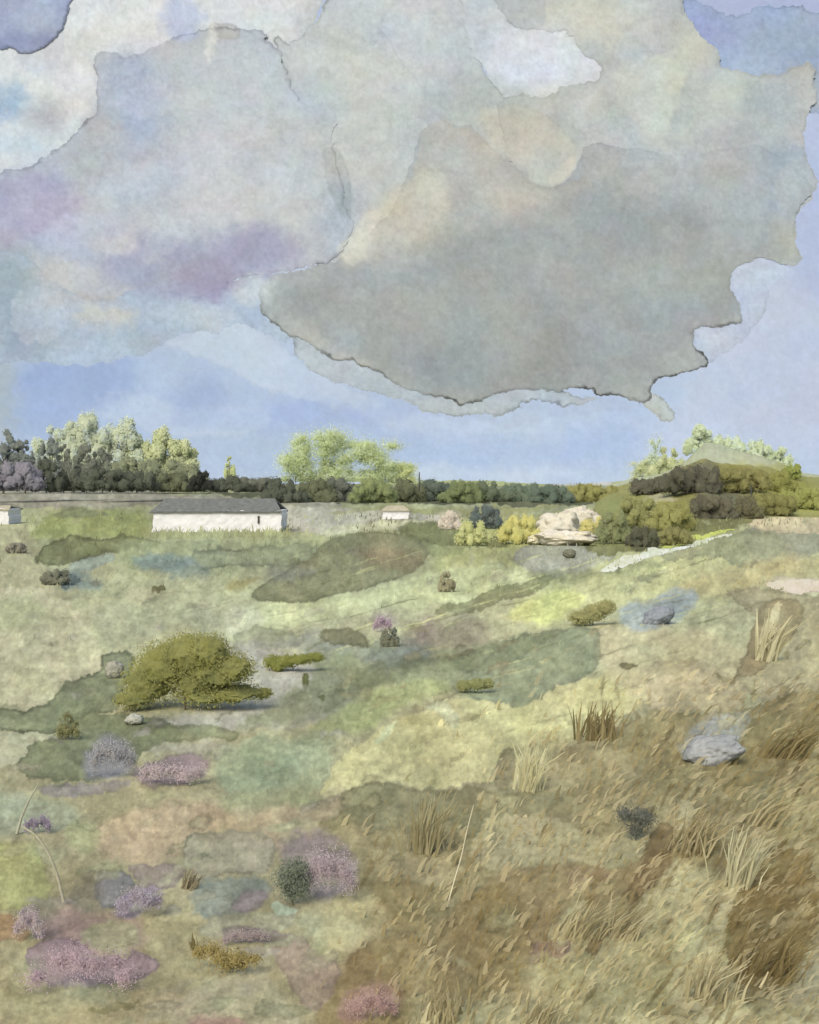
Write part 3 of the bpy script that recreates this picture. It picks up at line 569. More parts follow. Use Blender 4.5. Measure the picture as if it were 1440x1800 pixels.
# ------------------------------------------------------------------ hills
def hill(name, sky_pts, Yr, Yf, Yb, washes, base, seed, gz=None, rough=2.):
    """ridge at depth Yr running across, front foot at Yf, back foot at Yb; sky_pts = ridge line as bearings/heights"""
    xs = np.array([p[0] for p in sky_pts], float); ys = np.array([p[1] for p in sky_pts], float)
    px = np.arange(xs.min(), xs.max(), 2.4); ridge = np.interp(px, xs, ys)
    ridge = ridge + rough * fbm(px / 14, px * 0, seed, 3)
    _, dy, dz = ray(px, ridge); zr = EYE + dz / dy * Yr
    t = np.concatenate([np.linspace(0, 1, 90), np.linspace(1.04, 2, 20)])
    T, Z = np.meshgrid(t, zr, indexing='ij'); PXX = np.tile(px, (len(t), 1))
    YY = np.where(T <= 1, Yf + (Yr - Yf) * T, Yr + (Yb - Yr) * (T - 1))
    zb = EYE - drop(YY) - .6
    prof = np.where(T <= 1, np.sin(np.clip(T, 0, 1) * math.pi / 2) ** 1.15, np.cos(np.clip(T - 1, 0, 1) * math.pi / 2))
    zz = zb + (np.maximum(Z, zb) - zb) * prof
    edge = sst(0, 60, PXX - px.min()) * sst(0, 60, px.max() - PXX)
    XX = (PXX - 720) / FP * YY
    zz = zz + prof * .004 * Yr * .3 * fbm(XX / 14, YY / 14, seed + 4, 3) * (T < .98)
    V = np.stack([XX.ravel(), YY.ravel(), zz.ravel()], 1)
    qx, qy = project(V)
    C = np.tile(lin(base), (len(V), 1)); C = paint(C, qx, qy, washes, seed + 9); C = grain(C, qx, qy, seed + 2, 1.2) / KG
    o = mesh_obj(name, V, grid_faces(np.ones(T.shape, bool)), C, M_HILL); tag(o, kind="structure")
    f = T.ravel() <= 1; HILLS.append((qx[f], qy[f], V[f])); return o
HILLS = []
def on_hill(px, py):
    """depth of the nearest hill surface that passes through a bearing/height, else None"""
    for qx, qy, V in reversed(HILLS):
        d = (qx - px) ** 2 + (qy - py) ** 2; i = int(np.argmin(d))
        if d[i] < 60: return float(V[i, 1])
    return None
hill("hill", [(560,862),(640,850),(740,846),(800,846),(860,845),(930,851),(1010,852),(1100,846),(1180,850),(1300,860)], 1500, 1000, 2200,
     [W((168,174,132), [(740,852),(860,848),(950,852),(900,862),(760,864)], .7, 4, 0), W((184,186,196), [(950,850),(1000,836),(1060,840),(1080,850),(1000,856)], .6, 3, 0)], (152,160,116), 201, rough=1.5)
hill("hill", [(1060,858),(1110,842),(1160,834),(1195,818),(1215,800),(1240,779),(1262,781),(1290,790),(1330,799),(1365,812),(1400,830),(1440,836),(1520,830),(1700,850)], 520, 400, 700,
     [E((160,166,140), 1260, 800, 40, 14, .6), E((150,152,96), 1350, 822, 70, 12, .8)], (158,164,134), 203, rough=2.5)
hill("hill", [(1010,905),(1060,868),(1110,848),(1150,842),(1192,826),(1215,816),(1240,807),(1268,816),(1300,818),(1350,822),(1400,836),(1440,840),(1520,838),(1720,846),(1840,880)], 300, 175, 420,
     [W((104,104,84), [(1108,848),(1200,822),(1245,804),(1290,830),(1300,870),(1280,930),(1220,930),(1190,890),(1130,866)], .85, 10, .1, 6),
      W((128,126,66), [(1240,815),(1300,816),(1400,838),(1440,850),(1400,870),(1340,878),(1290,850)], .8, 9, .06, 7),
      E((96,94,76), 1290, 895, 60, 34, .7), E((134,134,72), 1180, 900, 60, 44, .7), E((120,126,84), 1080, 900, 60, 40, .6), E((150,152,84), 1400, 880, 50, 30, .7),
      E((116,120,82), 1340, 905, 70, 24, .6), E((170,168,140), 1160, 880, 30, 7, .6, 5)], (134,134,84), 205, rough=3)

# =================================================================== VEGETATION
def leaf_cloud(centers, radii, n, size, cols, seed, soft=False, flat=1.0, jit=.14, squash=(1, 1, 1)):
    """n small leaf-clump faces scattered through a union of lobes -> V, F, C"""
    r = np.random.default_rng(seed)
    centers = np.array(centers, float); radii = np.array(radii, float)
    wgt = radii[:, 0] * radii[:, 2]; wgt = wgt / wgt.sum()
    k = r.choice(len(centers), n, p=wgt)
    d = r.normal(size=(n, 3)); d /= np.linalg.norm(d, axis=1)[:, None]
    rad = (np.abs(r.normal(0, .58, n)) if soft else r.random(n) ** .38 * (1 + np.abs(r.normal(0, .15, n))))
    p = centers[k] + d * radii[k] * rad[:, None]
    u = r.normal(size=(n, 3)); u[:, 1] *= .4; u[:, 2] *= 2.0; u /= np.linalg.norm(u, axis=1)[:, None]
    v = np.cross(u, r.normal(size=(n, 3)) * np.array([.4, 1.6, .5])); v /= np.linalg.norm(v, axis=1)[:, None] + 1e-9
    s = size * r.uniform(.5, 1.5, n)[:, None]; a = s * r.uniform(.5, 1, n)[:, None]
    gn = np.cross(u, v); nn = d * .45 + np.array([0, -.55, .55])
    v = v * np.where((gn * nn).sum(1) > 0, -1, 1)[:, None] * -1
    V = np.stack([p - u * s, p - v * a * .9, p + u * s * 1.1, p + v * a], 1).reshape(-1, 3)
    F = np.arange(4 * n).reshape(n, 4)
    cl = np.array([lin(c) for c in cols]); cl = cl * .84 + cl.mean(1, keepdims=True) * .16
    # colour comes in clumps: neighbouring leaves share a pigment
    q = .5 + .62 * fbm(p[:, 0] / (size * 7) + seed, p[:, 2] / (size * 7), seed, 3) + r.normal(0, .10, n)
    q = np.clip(q, 0, .999) * (len(cl) - 1); i0 = q.astype(int); fr = (q - i0)[:, None]
    i1 = np.minimum(i0 + 1, len(cl) - 1)
    C = (cl[i0] * (1 - fr) + cl[i1] * fr) * (1 + r.normal(0, jit, n))[:, None] / KT
    C = np.repeat(C, 4, 0)
    # face normals of leaf clumps lean outward from their lobe, as foliage does
    Nn = np.repeat(d * .45 + np.array([0, -.55, .55]), 4, 0)
    if soft: return V, F, C, Nn
    nu, nv = 24, 16
    th, ph = np.meshgrid(np.linspace(0, 2 * math.pi, nu), np.linspace(0, math.pi, nv)); q3 = np.stack([np.cos(th) * np.sin(ph), np.sin(th) * np.sin(ph), np.cos(ph)], -1).reshape(-1, 3)
    gf = grid_faces(np.ones((nv, nu), bool))[:, ::-1]
    for k2 in range(len(centers)):
        rr = .76 + .24 * fbm(q3[:, 0] * 2.2 + k2 * 3, q3[:, 2] * 2.2 + q3[:, 1] * 1.5, seed + k2, 3) + .22 * fbm(q3[:, 0] * 6 + k2, q3[:, 2] * 6 + q3[:, 1] * 3, seed + 5, 2)
        cv = centers[k2] + q3 * radii[k2] * rr[:, None]
        qq = np.clip(.5 + .62 * fbm(cv[:, 0] / (size * 7) + seed, cv[:, 2] / (size * 7), seed, 3), 0, .999) * (len(cl) - 1)
        j0 = qq.astype(int); j1 = np.minimum(j0 + 1, len(cl) - 1); f2 = (qq - j0)[:, None]
        cc = (cl[j0] * (1 - f2) + cl[j1] * f2) * (1 + .12 * fbm(cv[:, 0] / size / 2, cv[:, 2] / size / 2, seed + 3, 2))[:, None] / KT
        F = np.concatenate([F, gf + len(V)]); V = np.concatenate([V, cv]); C = np.concatenate([C, cc]); Nn = np.concatenate([Nn, q3 * .5 + np.array([0, -.5, .5])])
    return V, F, C, Nn
def set_normals(o, N):
    N = N / (np.linalg.norm(N, axis=1)[:, None] + 1e-9)
    o.data.polygons.foreach_set("use_smooth", np.ones(len(o.data.polygons), bool))
    o.data.normals_split_custom_set_from_vertices(N.tolist())
def tube_mesh(paths, sides=6):
    Vs = []; Fs = []; off = 0
    for pts, rads in paths:
        pts = np.array(pts, float); n = len(pts)
        T = np.gradient(pts, axis=0); T /= np.linalg.norm(T, axis=1)[:, None] + 1e-9
        A = np.cross(T, [0.31, .95, .1]); A /= np.linalg.norm(A, axis=1)[:, None] + 1e-9; B = np.cross(T, A)
        an = np.linspace(0, 2 * math.pi, sides, endpoint=False)
        ring = pts[:, None] + (A[:, None] * np.cos(an)[None, :, None] + B[:, None] * np.sin(an)[None, :, None]) * np.array(rads)[:, None, None]
        Vs.append(ring.reshape(-1, 3))
        for i in range(n - 1):
            for j in range(sides):
                Fs.append((off + i * sides + j, off + i * sides + (j + 1) % sides, off + (i + 1) * sides + (j + 1) % sides, off + (i + 1) * sides + j))
        off += n * sides
    return np.concatenate(Vs), np.array(Fs)
def lobes_for(wid, h, seed, base=.18, nl=9, dep=.8, sky=None):
    r = np.random.default_rng(seed); c = []; ra = []
    nl = int(nl * 1.8)
    for i in range(nl):
        x = r.uniform(-.36, .36) * wid; t = abs(x) / (wid * .5)
        z = h * (base + (1 - base) * r.uniform(.15, .90) * (1 - .55 * t ** 2)); y = r.uniform(-.25, .25) * wid * dep
        R = wid * r.uniform(.07, .15); Rz = min(R * r.uniform(.9, 1.9), h * .34)
        z = min(z, h * 1.0 - Rz * .9)
        c.append((x, y, max(z, Rz * .7))); ra.append((R, R * dep, Rz))
    for i in range(4):
        x = (-.36 + .24 * i) * wid + r.uniform(-.03, .03) * wid; zz = h * r.uniform(.2, .32)
        c.append((x, r.uniform(-.1, .1) * wid, zz)); ra.append((wid * .17, wid * .16, h * r.uniform(.24, .34)))
    return c, ra
def tree(px, base, top, wpx, cols, label, cat="tree", name="broadleaf_tree", group="trees along the skyline", seed=0, n=2600, soft=False, leaf=2.2, Yd=None, nl=9, low=.18, dz=0, trunk=True, lobes=None):
    x, Y, z = at(px, base)
    if Yd is not None:
        xc, dy, dzz = ray(px, base); x = xc / dy * Yd; Y = Yd; z = EYE + dzz / dy * Yd
    m = Y / FP; h = (base - top) * m; wd = wpx * m
    root = empty(name, (x, Y, z + dz)); tag(root, label, cat, group)
    if lobes is None: c, ra = lobes_for(wd, h, seed, low, nl)
    else:
        c = [(lx * m, random.Random(seed + i).uniform(-.15, .15) * wd, lz * m) for i, (lx, lz, a, b) in enumerate(lobes)]; ra = [(a * m, a * m * .8, b * m) for (lx, lz, a, b) in lobes]
    if soft and cat == 'tree':
        rs = np.random.default_rng(seed + 77); c = []; ra = []
        for i in range(26):
            u = rs.random() ** 1.25; xx = rs.normal(0, .21) * (1.1 - .5 * u)
            c.append((xx * wd, rs.uniform(-.2, .2) * wd, u * h * .78)); ra.append((wd * .22, wd * .2, h * rs.uniform(.12, .22)))
        leaf = leaf * .62
    V, F, C, Nn = leaf_cloud(c, ra, int(n * (7 if soft and cat == 'tree' else 3.2 if cat == 'tree' else 2.4)), leaf * m * (.7 if soft and cat == 'tree' else .56), cols, seed + 1, soft, jit=.06)
    V[:, 2] = np.maximum(V[:, 2], -.3 * m * 4)
    o = mesh_obj("crown" if cat == "tree" else "foliage", V, F, C, M_LEAF, root)
    if len(o.data.vertices) == len(Nn): set_normals(o, Nn)
    if trunk and soft and cat == 'tree':
        tv, tf = tube_mesh([([(0, 0, -h * .03), (0, 0, h * .2)], [h * .01, h * .006])]); mesh_obj('trunk', tv, tf, None, M_BARK, root)
    elif trunk:
        r = random.Random(seed); tr = max(h * .014, wd * .01)
        paths = [([(0, 0, -h * .05), (r.uniform(-.02, .02) * h, 0, h * .3), (r.uniform(-.04, .04) * h, 0, h * .72)], [tr, tr * .75, tr * .3])]
        for i in range(4):
            a = c[i % len(c)]; paths.append(([(0, 0, h * (.18 + .08 * i)), (a[0] * .5, a[1] * .5, (a[2] + h * .2) * .55), a], [tr * .55, tr * .4, tr * .15]))
        tv, tf = tube_mesh(paths); mesh_obj("trunk" if cat == "tree" else "stem", tv, tf, None, M_BARK, root)
    return root

PALE = [(170,184,184), (180,192,176), (170,182,150), (186,194,160), (162,176,156)]
PALEY = [(176,186,152), (186,192,142), (164,174,122), (192,198,156)]
BLUEG = [(98,108,104), (112,120,112), (124,132,120), (104,112,104)]
DARK = [(70,76,64), (80,86,70), (92,98,80), (76,82,70), (104,110,86)]
DARKO = [(80,86,66), (94,100,72), (106,112,80), (86,92,74)]
OLIVE = [(112,112,64), (134,134,70), (148,148,84), (122,122,72)]
GREENG = [(98,108,78), (122,134,84), (140,150,92), (108,118,92)]
# far pale trees, left
for i, (px, top, wd, lab) in enumerate([(95, 742, 84, "pale misty tree just right of the blue grey spiky trees on the left skyline"), (150, 724, 100, "tallest of the pale misty trees on the left skyline"),
        (212, 734, 96, "pale green misty tree second tallest on the left skyline"), (268, 752, 90, "yellow green misty tree near the right end of the left group"), (312, 772, 74, "small yellow green misty tree at the right end of the left group")]):
    tree(px, 842, top, wd, PALE if i < 3 else PALEY, lab, seed=300 + i, n=4200, soft=False, Yd=420, leaf=2.3, nl=13, low=.1)
tree(404, 842, 800, 20, [(180,190,116), (168,180,120), (190,198,140)], "tiny lone yellow green tree standing above the dark hedge left of centre", name="sapling", seed=310, n=420, leaf=1.6, Yd=400, nl=4)
# centre soft trees
for i, (px, top, wd, n, lab) in enumerate([(520, 742, 90, 4200, "soft yellow green tree at the left of the three central skyline trees"), (588, 736, 120, 5200, "broad soft yellow green tree in the middle of the central skyline trees"), (664, 758, 110, 5200, "soft green tree leaning down to the right of the central skyline trees")]):
    tree(px, 846, top + 6, wd, [(188,202,184), (182,196,150), (172,186,128), (160,176,116), (190,202,180)], lab, seed=320 + i, n=n, soft=True, Yd=430, leaf=1.9, nl=14, low=.02)
tree(708, 848, 800, 70, [(168,180,110), (190,198,130), (140,156,90)], "low green tree at the right foot of the central skyline trees", seed=326, n=1500, soft=True, Yd=430, leaf=1.8)
# right soft trees
for i, (px, base, top, wd, n, soft, lab) in enumerate([(1228, 792, 744, 54, 1500, False, "feathery pale tree highest on the right hilltop"), (1280, 796, 764, 60, 1300, False, "feathery pale tree in the middle of the right hilltop"),
        (1330, 806, 774, 56, 1200, False, "feathery blue green tree right of the middle one on the hilltop"), (1372, 820, 782, 46, 1100, False, "feathery blue green tree at the right end of the hilltop"),
        (1172, 836, 784, 66, 1500, False, "yellow green tree on the left shoulder of the right hill"), (1128, 844, 800, 60, 1000, True, "small faint yellow green tree left of the right hill"), (1148, 832, 756, 40, 420, True, "faint tall tree fading into the sky left of the right hill")]):
    tree(px, base + 8, top, wd, [(176,192,186), (186,200,166), (172,186,140), (190,202,170)] if i in (0, 1, 2, 3, 6) else PALEY, lab, seed=340 + i, n=n, soft=soft, Yd=560, leaf=2.0, nl=8, low=.05, group="trees on the right hill")
# blue grey spiky trees, left
for i, (px, base, top, wd, lab) in enumerate([(6, 862, 742, 60, "blue grey tree at the left edge tallest of the dark group"), (44, 862, 746, 34, "narrow blue grey tree second from the left edge"), (88, 862, 766, 46, "dark spiky tree third from the left edge"), (112, 862, 770, 30, "slim dark spiky tree fourth from the left edge"),
        (152, 862, 778, 50, "round topped dark grey tree left of the dark hedge"), (180, 862, 776, 44, "dark grey tree with a square top beside the round one")]):
    tree(px, base, top, wd, BLUEG if i < 3 else [(104,110,98), (120,126,108), (96,100,88)], lab, seed=360 + i, n=3000, leaf=2.0, Yd=330, nl=12, low=.02)
for i, (px, base, top, wd, lab) in enumerate([(232, 862, 802, 90, "grey green tree with a long sloping top behind the hedge"), (290, 862, 808, 90, "grey green low tree behind the hedge left of centre"), (338, 862, 818, 60, "smallest grey green tree where the left trees run out")]):
    tree(px, base, top, wd, [(136,144,112), (120,128,98), (150,156,118)], lab, seed=370 + i, n=2600, leaf=2.0, Yd=330, nl=14, low=.02)
# hedge shrubs, far row
hx = [(30, 812, 100, [(120,118,124), (134,132,138), (110,108,112)], "mauve grey rounded shrub at the left end of the dark hedge"),
      (82, 806, 60, DARK, "blackish shrub beside the mauve grey one in the hedge"), (130, 826, 90, DARK, "dark brown green hedge shrub with pale gaps below the spiky trees"),
      (188, 822, 80, DARK, "dark hedge shrub left of the middle of the left hedge"), (240, 826, 80, DARK, "dark hedge shrub in the middle of the left hedge"),
      (300, 830, 84, DARKO, "brownish hedge shrub left of the black one"), (354, 828, 42, [(48,52,46), (60,62,54), (40,44,40)], "blackest shrub of the hedge above the cottage roof"),
      (400, 836, 70, DARK, "dark hedge shrub right of the blackest one"), (452, 838, 80, [(98,104,90), (112,116,98), (84,88,78)], "grey green hedge shrub above the middle of the cottage")]
hx += [(500 + 52 * i, 836 + abs(i - 3) * 1.2 + (0, 3, 1, 4, 2, 3, 5, 4, 6)[i], 86, c, l) for i, (c, l) in enumerate([
      (DARK, "dark hedge shrub above the right end of the cottage"), (DARKO, "dark hedge shrub first right of the cottage"), ([(90,96,86), (102,108,92), (78,82,74)], "bluish dark hedge shrub under the left of the soft central trees"),
      (GREENG[:3], "mid green hedge shrub under the soft central trees"), (DARKO, "olive dark hedge shrub above the little white shed"), ([(84,96,84), (96,108,92)], "blue green hedge shrub right of the little fence post"),
      ([(100,112,74), (120,132,84)], "brighter green hedge shrub right of the post"), ([(84,98,78), (104,116,88), (94,104,84)], "dark green hedge shrub before the ochre gorse"), ([(92,108,88), (110,124,100)], "green hedge shrub at the right end of the centre row")])]
hx += [(970, 852, 80, [(88,104,88), (104,118,98)], "blue green shrub above the pale chalk outcrop"), (1030, 850, 80, OLIVE, "olive shrub between the chalk outcrop and the right hill"), (1080, 854, 80, OLIVE, "olive shrub at the left foot of the right hill")]
for i, (px, top, wd, cols, lab) in enumerate(hx):
    b = 864 if px < 480 else 886
    if px < 60: b = 862
    tree(px, b, top, wd, cols, lab, cat="shrub", name="hedge_shrub", group="shrubs of the long dark hedge", seed=400 + i, n=2000, leaf=1.7, Yd=250 + (i % 3) * 5, nl=12, low=.0)
# shrubs on the right hill
for i, (px, base, top, wd, cols, lab) in enumerate([
      (1150, 868, 838, 90, [(92,92,74), (104,102,82)], "dark brown shrub at the left crest of the right hill"), (1218, 868, 812, 110, [(98,98,78), (86,86,70), (110,108,82)], "broad dark shrub under the peak of the right hill"),
      (1300, 866, 822, 110, [(132,130,70), (120,118,66), (148,146,84)], "olive yellow shrub on the crest right of the peak"), (1374, 866, 828, 60, [(126,128,64), (140,142,70)], "olive shrub on the far right crest"), (1392, 842, 816, 34, [(150,160,80), (130,140,64)], "small bright green shrub sticking up on the right crest"),
      (1250, 925, 868, 90, [(84,82,68), (96,94,74), (108,106,80)], "darkest shrub low on the slope of the right hill"), (1300, 915, 872, 90, [(92,90,70), (112,110,72)], "dark shrub right of the darkest one on the slope"), (1360, 905, 866, 90, [(116,116,66), (132,132,72)], "olive shrub on the slope above the pale field"),
      (1180, 935, 880, 90, OLIVE, "olive brown shrub left of the darkest one on the slope"), (1120, 930, 872, 90, [(128,130,74), (142,144,84), (112,116,72)], "green olive shrub at the left of the slope"), (1408, 895, 856, 70, [(150,156,80), (136,140,70)], "yellow green shrub at the right edge of the slope"),
      (1130, 962, 925, 60, [(84,86,68), (98,100,74)], "small dark shrub just above the white track"), (1075, 955, 900, 66, [(132,140,90), (120,126,84)], "green shrub right of the chalk outcrop"), (1185, 958, 925, 70, [(140,140,80), (120,118,72)], "low olive shrub above the white track")]):
    tree(px, base, top, wd, cols, lab, cat="shrub", name="hill_shrub", group="shrubs on the slope of the right hill", seed=440 + i, n=2000, leaf=1.9, Yd=on_hill(px, base), nl=12, low=.0)
# lime green fringe of grass above the white track is painted ground; yellow flowering bushes
for i, (px, base, top, wd, cols, lab) in enumerate([
      (852, 930, 886, 60, [(98,110,104), (84,96,92), (120,130,118)], "dark blue green feathery bush left of the yellow gorse"), (915, 955, 905, 80, [(200,190,100), (176,176,96), (208,200,122)], "brightest yellow gorse bush left of the chalk outcrop"),
      (835, 958, 915, 70, [(184,188,120), (168,174,108), (196,198,136)], "lime yellow bush in front of the blue green feathery one"), (1042, 950, 905, 50, [(206,196,120), (180,178,100)], "yellow flowering bush at the right end of the chalk outcrop"),
      (790, 930, 898, 40, [(200,190,172), (186,180,160)], "pale pinkish dry bush right of the white shed")]):
    tree(px, base, top, wd, cols, lab, cat="bush", name="gorse_bush", group="bushes round the chalk outcrop", seed=470 + i, n=1500, leaf=1.8, nl=10, low=.0)

# field shrubs: low mounds with twiggy edges
def low_shrub(px, base, wpx, hpx, cols, label, cat="shrub", name="heath_shrub", group=None, seed=0, n=4200, leaf=2.0, lobes=None, soft=False):
    return tree(px, base, base - hpx, wpx, cols, label, cat=cat, name=name, group=group, seed=seed, n=n, leaf=leaf, nl=12, low=0., trunk=(cat != 'heather'), lobes=lobes, soft=soft)
low_shrub(325, 1248, 250, 140, [(112,114,54), (126,128,60), (140,140,76), (116,122,68), (130,126,64)], "big rounded olive green gorse bush on the left of the field", seed=500, n=11000, leaf=2.4,
          lobes=[(-70,45,50,38),(-40,80,50,40),(10,100,50,38),(50,110,34,30),(60,75,55,34),(95,80,34,22),(20,55,60,36),(-90,20,34,18),(90,30,50,16),(135,26,20,10),(40,25,60,18)])
SG = "small green shrubs dotted over the field"
low_shrub(515, 1179, 96, 30, [(130,134,58), (118,124,54), (144,148,74)], "long bright olive shrub just right of the big gorse bush", seed=501, n=1800, group=SG, lobes=[(-34,14,18,13),(-12,16,20,11),(14,22,22,9),(40,24,16,8),(-24,8,10,8)])
low_shrub(835, 1217, 66, 28, [(142,146,92), (130,134,80), (152,154,100)], "small sage green shrub alone on the pale slope in the centre", seed=502, n=1400, group=SG, lobes=[(-18,12,15,9),(4,16,16,9),(22,16,12,8)])
low_shrub(1042, 1098, 84, 44, [(150,142,84), (134,138,88), (158,154,96), (124,130,84)], "yellow brown shrub left of the blue patch on the right slope", seed=503, n=2200, group=SG, lobes=[(-20,14,24,12),(4,22,22,14),(22,32,16,12)])
low_shrub(96, 1028, 50, 30, [(106,110,92), (118,120,98), (96,100,88)], "dark grey green shrub on the far left slope", seed=504, n=1300, group=SG)
low_shrub(29, 972, 40, 18, [(126,124,106), (138,136,116)], "tiny grey brown shrub near the left edge", seed=505, n=700, group=SG)
low_shrub(120, 1300, 46, 52, [(126,126,70), (116,118,76), (134,132,84)], "small olive shrub beside the mauve heather on the left", seed=506, n=1500, group=SG, soft=True)
low_shrub(515, 1592, 62, 94, [(96,106,86), (112,120,98), (104,110,96)], "dark green bush at the left of the mauve heather in the foreground", soft=True, seed=507, n=3600, group=SG, leaf=2.8, lobes=[(-10,50,24,30),(6,66,22,20),(14,34,20,24),(-4,24,14,16)])
low_shrub(1118, 1478, 64, 60, [(108,110,96), (94,98,86), (124,122,104)], "dark grey heart shaped bush in the brown grass on the right", soft=True, seed=508, n=2600, group=SG, leaf=2.6, lobes=[(-20,48,16,12),(10,40,24,18),(0,18,12,14)])
low_shrub(398, 1706, 120, 60, [(132,120,64), (148,134,76), (120,110,62)], "ragged brown ochre shrub in the lower left foreground", soft=True, seed=509, n=2600, group=SG, leaf=2.8, lobes=[(-50,30,14,14),(-30,34,22,12),(-4,30,26,15),(26,32,24,12),(52,30,18,9),(4,12,18,10),(30,16,12,8)])
low_shrub(685, 1138, 34, 40, [(92,104,96), (120,122,96), (110,116,92)], "small dark teal shrub with a mauve tip in the middle of the field", seed=510, n=900, group=SG)
low_shrub(785, 1040, 30, 36, [(140,136,104), (150,146,112)], "small brown pointed shrub on the pale slope below the mound", seed=511, n=600, group=SG)
HG = "mauve heather clumps in the grass"
HC = [(166,150,152), (170,154,152), (160,150,146), (164,158,146)]
for i, (px, base, wd, h, n, cols, lab) in enumerate([
      (300, 1380, 130, 48, 3600, HC, "pinkish mauve heather clump left of centre below the gorse bush"), (195, 1366, 90, 80, 3000, [(150,148,148), (144,144,142), (158,154,150)], "blue grey heather clump beside the dark green ground on the left"),
      (68, 1466, 52, 40, 1600, [(128,120,132), (140,130,140)], "small dark purple heather clump near the left edge"), (52, 1652, 60, 66, 2400, HC, "mauve heather clump by the left edge of the foreground"),
      (245, 1612, 90, 66, 2800, [(156,142,154), (150,144,150), (164,150,150)], "violet heather clump in the middle of the lower left"), (150, 1738, 210, 86, 6500, [(170,146,152), (162,142,146), (176,154,154)], "widest pink mauve heather clump in the lower left foreground"),
      (580, 1588, 100, 120, 4600, [(158,142,146), (164,150,150), (154,140,140)], "purple heather clump right of the dark green foreground bush"), (655, 1796, 100, 66, 2800, [(168,140,130), (158,130,120)], "dusty pink heather clump at the bottom middle"),
      (430, 1660, 90, 30, 1600, [(150,136,132), (160,146,138)], "flat greyish mauve heather clump above the ochre shrub"), (672, 1112, 36, 34, 900, [(154,136,146), (164,146,150)], "tiny mauve heather clump in the middle distance")]):
    r = random.Random(i); nl = 7
    lobes = [((-.42 + .84 * (j + .5) / nl) * wd, h * (.3 + .28 * math.sin(math.pi * (j + .5) / nl) + r.uniform(-.06, .06)), wd / nl * 1.0, h * .28) for j in range(nl)]
    low_shrub(px, base, wd, h, cols, lab, cat="heather", name="heather_clump", group=HG, seed=530 + i, n=int(n * .6), leaf=2.2, lobes=lobes, soft=True)

# =================================================================== STONES
def boulder(px, base, wpx, hpx, c1, c2, label, seed, name="boulder", cat="boulder", group=None, tilt=0, dep=.8, zo=.25, rough=.35, seg=90):
    x, Y, z = at(px, base); m = Y / FP; rx = wpx * m / 2; rz = hpx * m / 2 * 1.1; ry = rx * dep
    th = np.linspace(0, 2 * math.pi, seg, endpoint=False); ph = np.linspace(.02, math.pi - .02, seg // 2)
    T, Pp = np.meshgrid(th, ph); t = T.ravel(); p = Pp.ravel()
    d = np.stack([np.cos(t) * np.sin(p), np.sin(t) * np.sin(p), np.cos(p)], 1)
    s = 1 + rough * .6 * fbm(d[:, 0] * 1.7 + seed, d[:, 2] * 1.7 + d[:, 1] * 1.3, seed, 2) + rough * .3 * fbm(d[:, 0] * 6 + seed, d[:, 2] * 6 + d[:, 1] * 4, seed + 1, 3)
    V = d * s[:, None] * np.array([rx, ry, rz]); V[:, 2] += rz * (1 - zo)
    a = math.radians(tilt); V[:, [0, 2]] = np.stack([V[:, 0] * math.cos(a) - V[:, 2] * math.sin(a), V[:, 0] * math.sin(a) + V[:, 2] * math.cos(a)], 1)
    q = np.clip(.5 + .8 * fbm(d[:, 0] * 2.5 + seed, d[:, 2] * 2.5, seed + 8, 4), 0, 1)[:, None]
    C = (lin(c1) * (1 - q) + lin(c2) * q) / KV
    r, c = T.shape; F = []
    idx = np.arange(r * c).reshape(r, c)
    A = idx[:-1]; B = idx[1:]; F = np.stack([A.ravel(), B.ravel(), np.roll(B, -1, 1).ravel(), np.roll(A, -1, 1).ravel()], 1)
    o = mesh_obj(name, V, F, C, M_STONE); o.location = (x, Y, z); return tag(o, label, cat, group)
BG = "weathered stones in the grass"
boulder(1163, 1098, 56, 34, (138,145,150), (156,161,162), "slate blue stone on the upper right slope", 600, tilt=28, group=BG)
boulder(1258, 1340, 104, 50, (158,162,160), (176,178,172), "largest blue grey stone in the brown grass on the right", 601, tilt=14, group=BG)
boulder(1001, 980, 22, 15, (116,118,98), (132,132,112), "little dark stone on the grey bare patch below the outcrop", 602, group=BG)
boulder(352, 1206, 30, 17, (170,168,150), (186,184,166), "pale little stone at the front of the big gorse bush", 603, group=BG)
boulder(236, 1272, 34, 18, (176,178,160), (190,190,172), "pale flat stone just below the big gorse bush", 604, group=BG)
boulder(202, 1190, 32, 30, (160,160,142), (178,176,158), "pale knobbly stone at the left side of the big gorse bush", 605, group=BG)
boulder(146, 862, 20, 12, (160,158,140), (176,172,156), "tiny pale stone in a gap of the dark hedge", 606, group=BG)
# chalk outcrop
oc = empty("chalk_outcrop", at(1000, 955)); tag(oc, "cream white chalk outcrop between the yellow gorse bushes right of centre", "rock outcrop")
for i, (px, base, wd, h, c1, c2) in enumerate([(978, 954, 84, 56, (226,222,204), (208,202,176)), (1022, 942, 72, 54, (230,226,210), (210,200,172)), (996, 958, 100, 26, (232,226,206), (216,208,180)), (1040, 936, 40, 32, (224,208,186), (210,190,150)), (945, 956, 40, 18, (232,228,200), (208,202,160))]):
    b = boulder(px, base, wd, h, c1, c2, None, 620 + i, name="chalk_block", cat=None, zo=.3, rough=.6); p = b.location.copy(); b.parent = oc
    b.location = (p.x - oc.location.x, p.y - oc.location.y, p.z - oc.location.z)

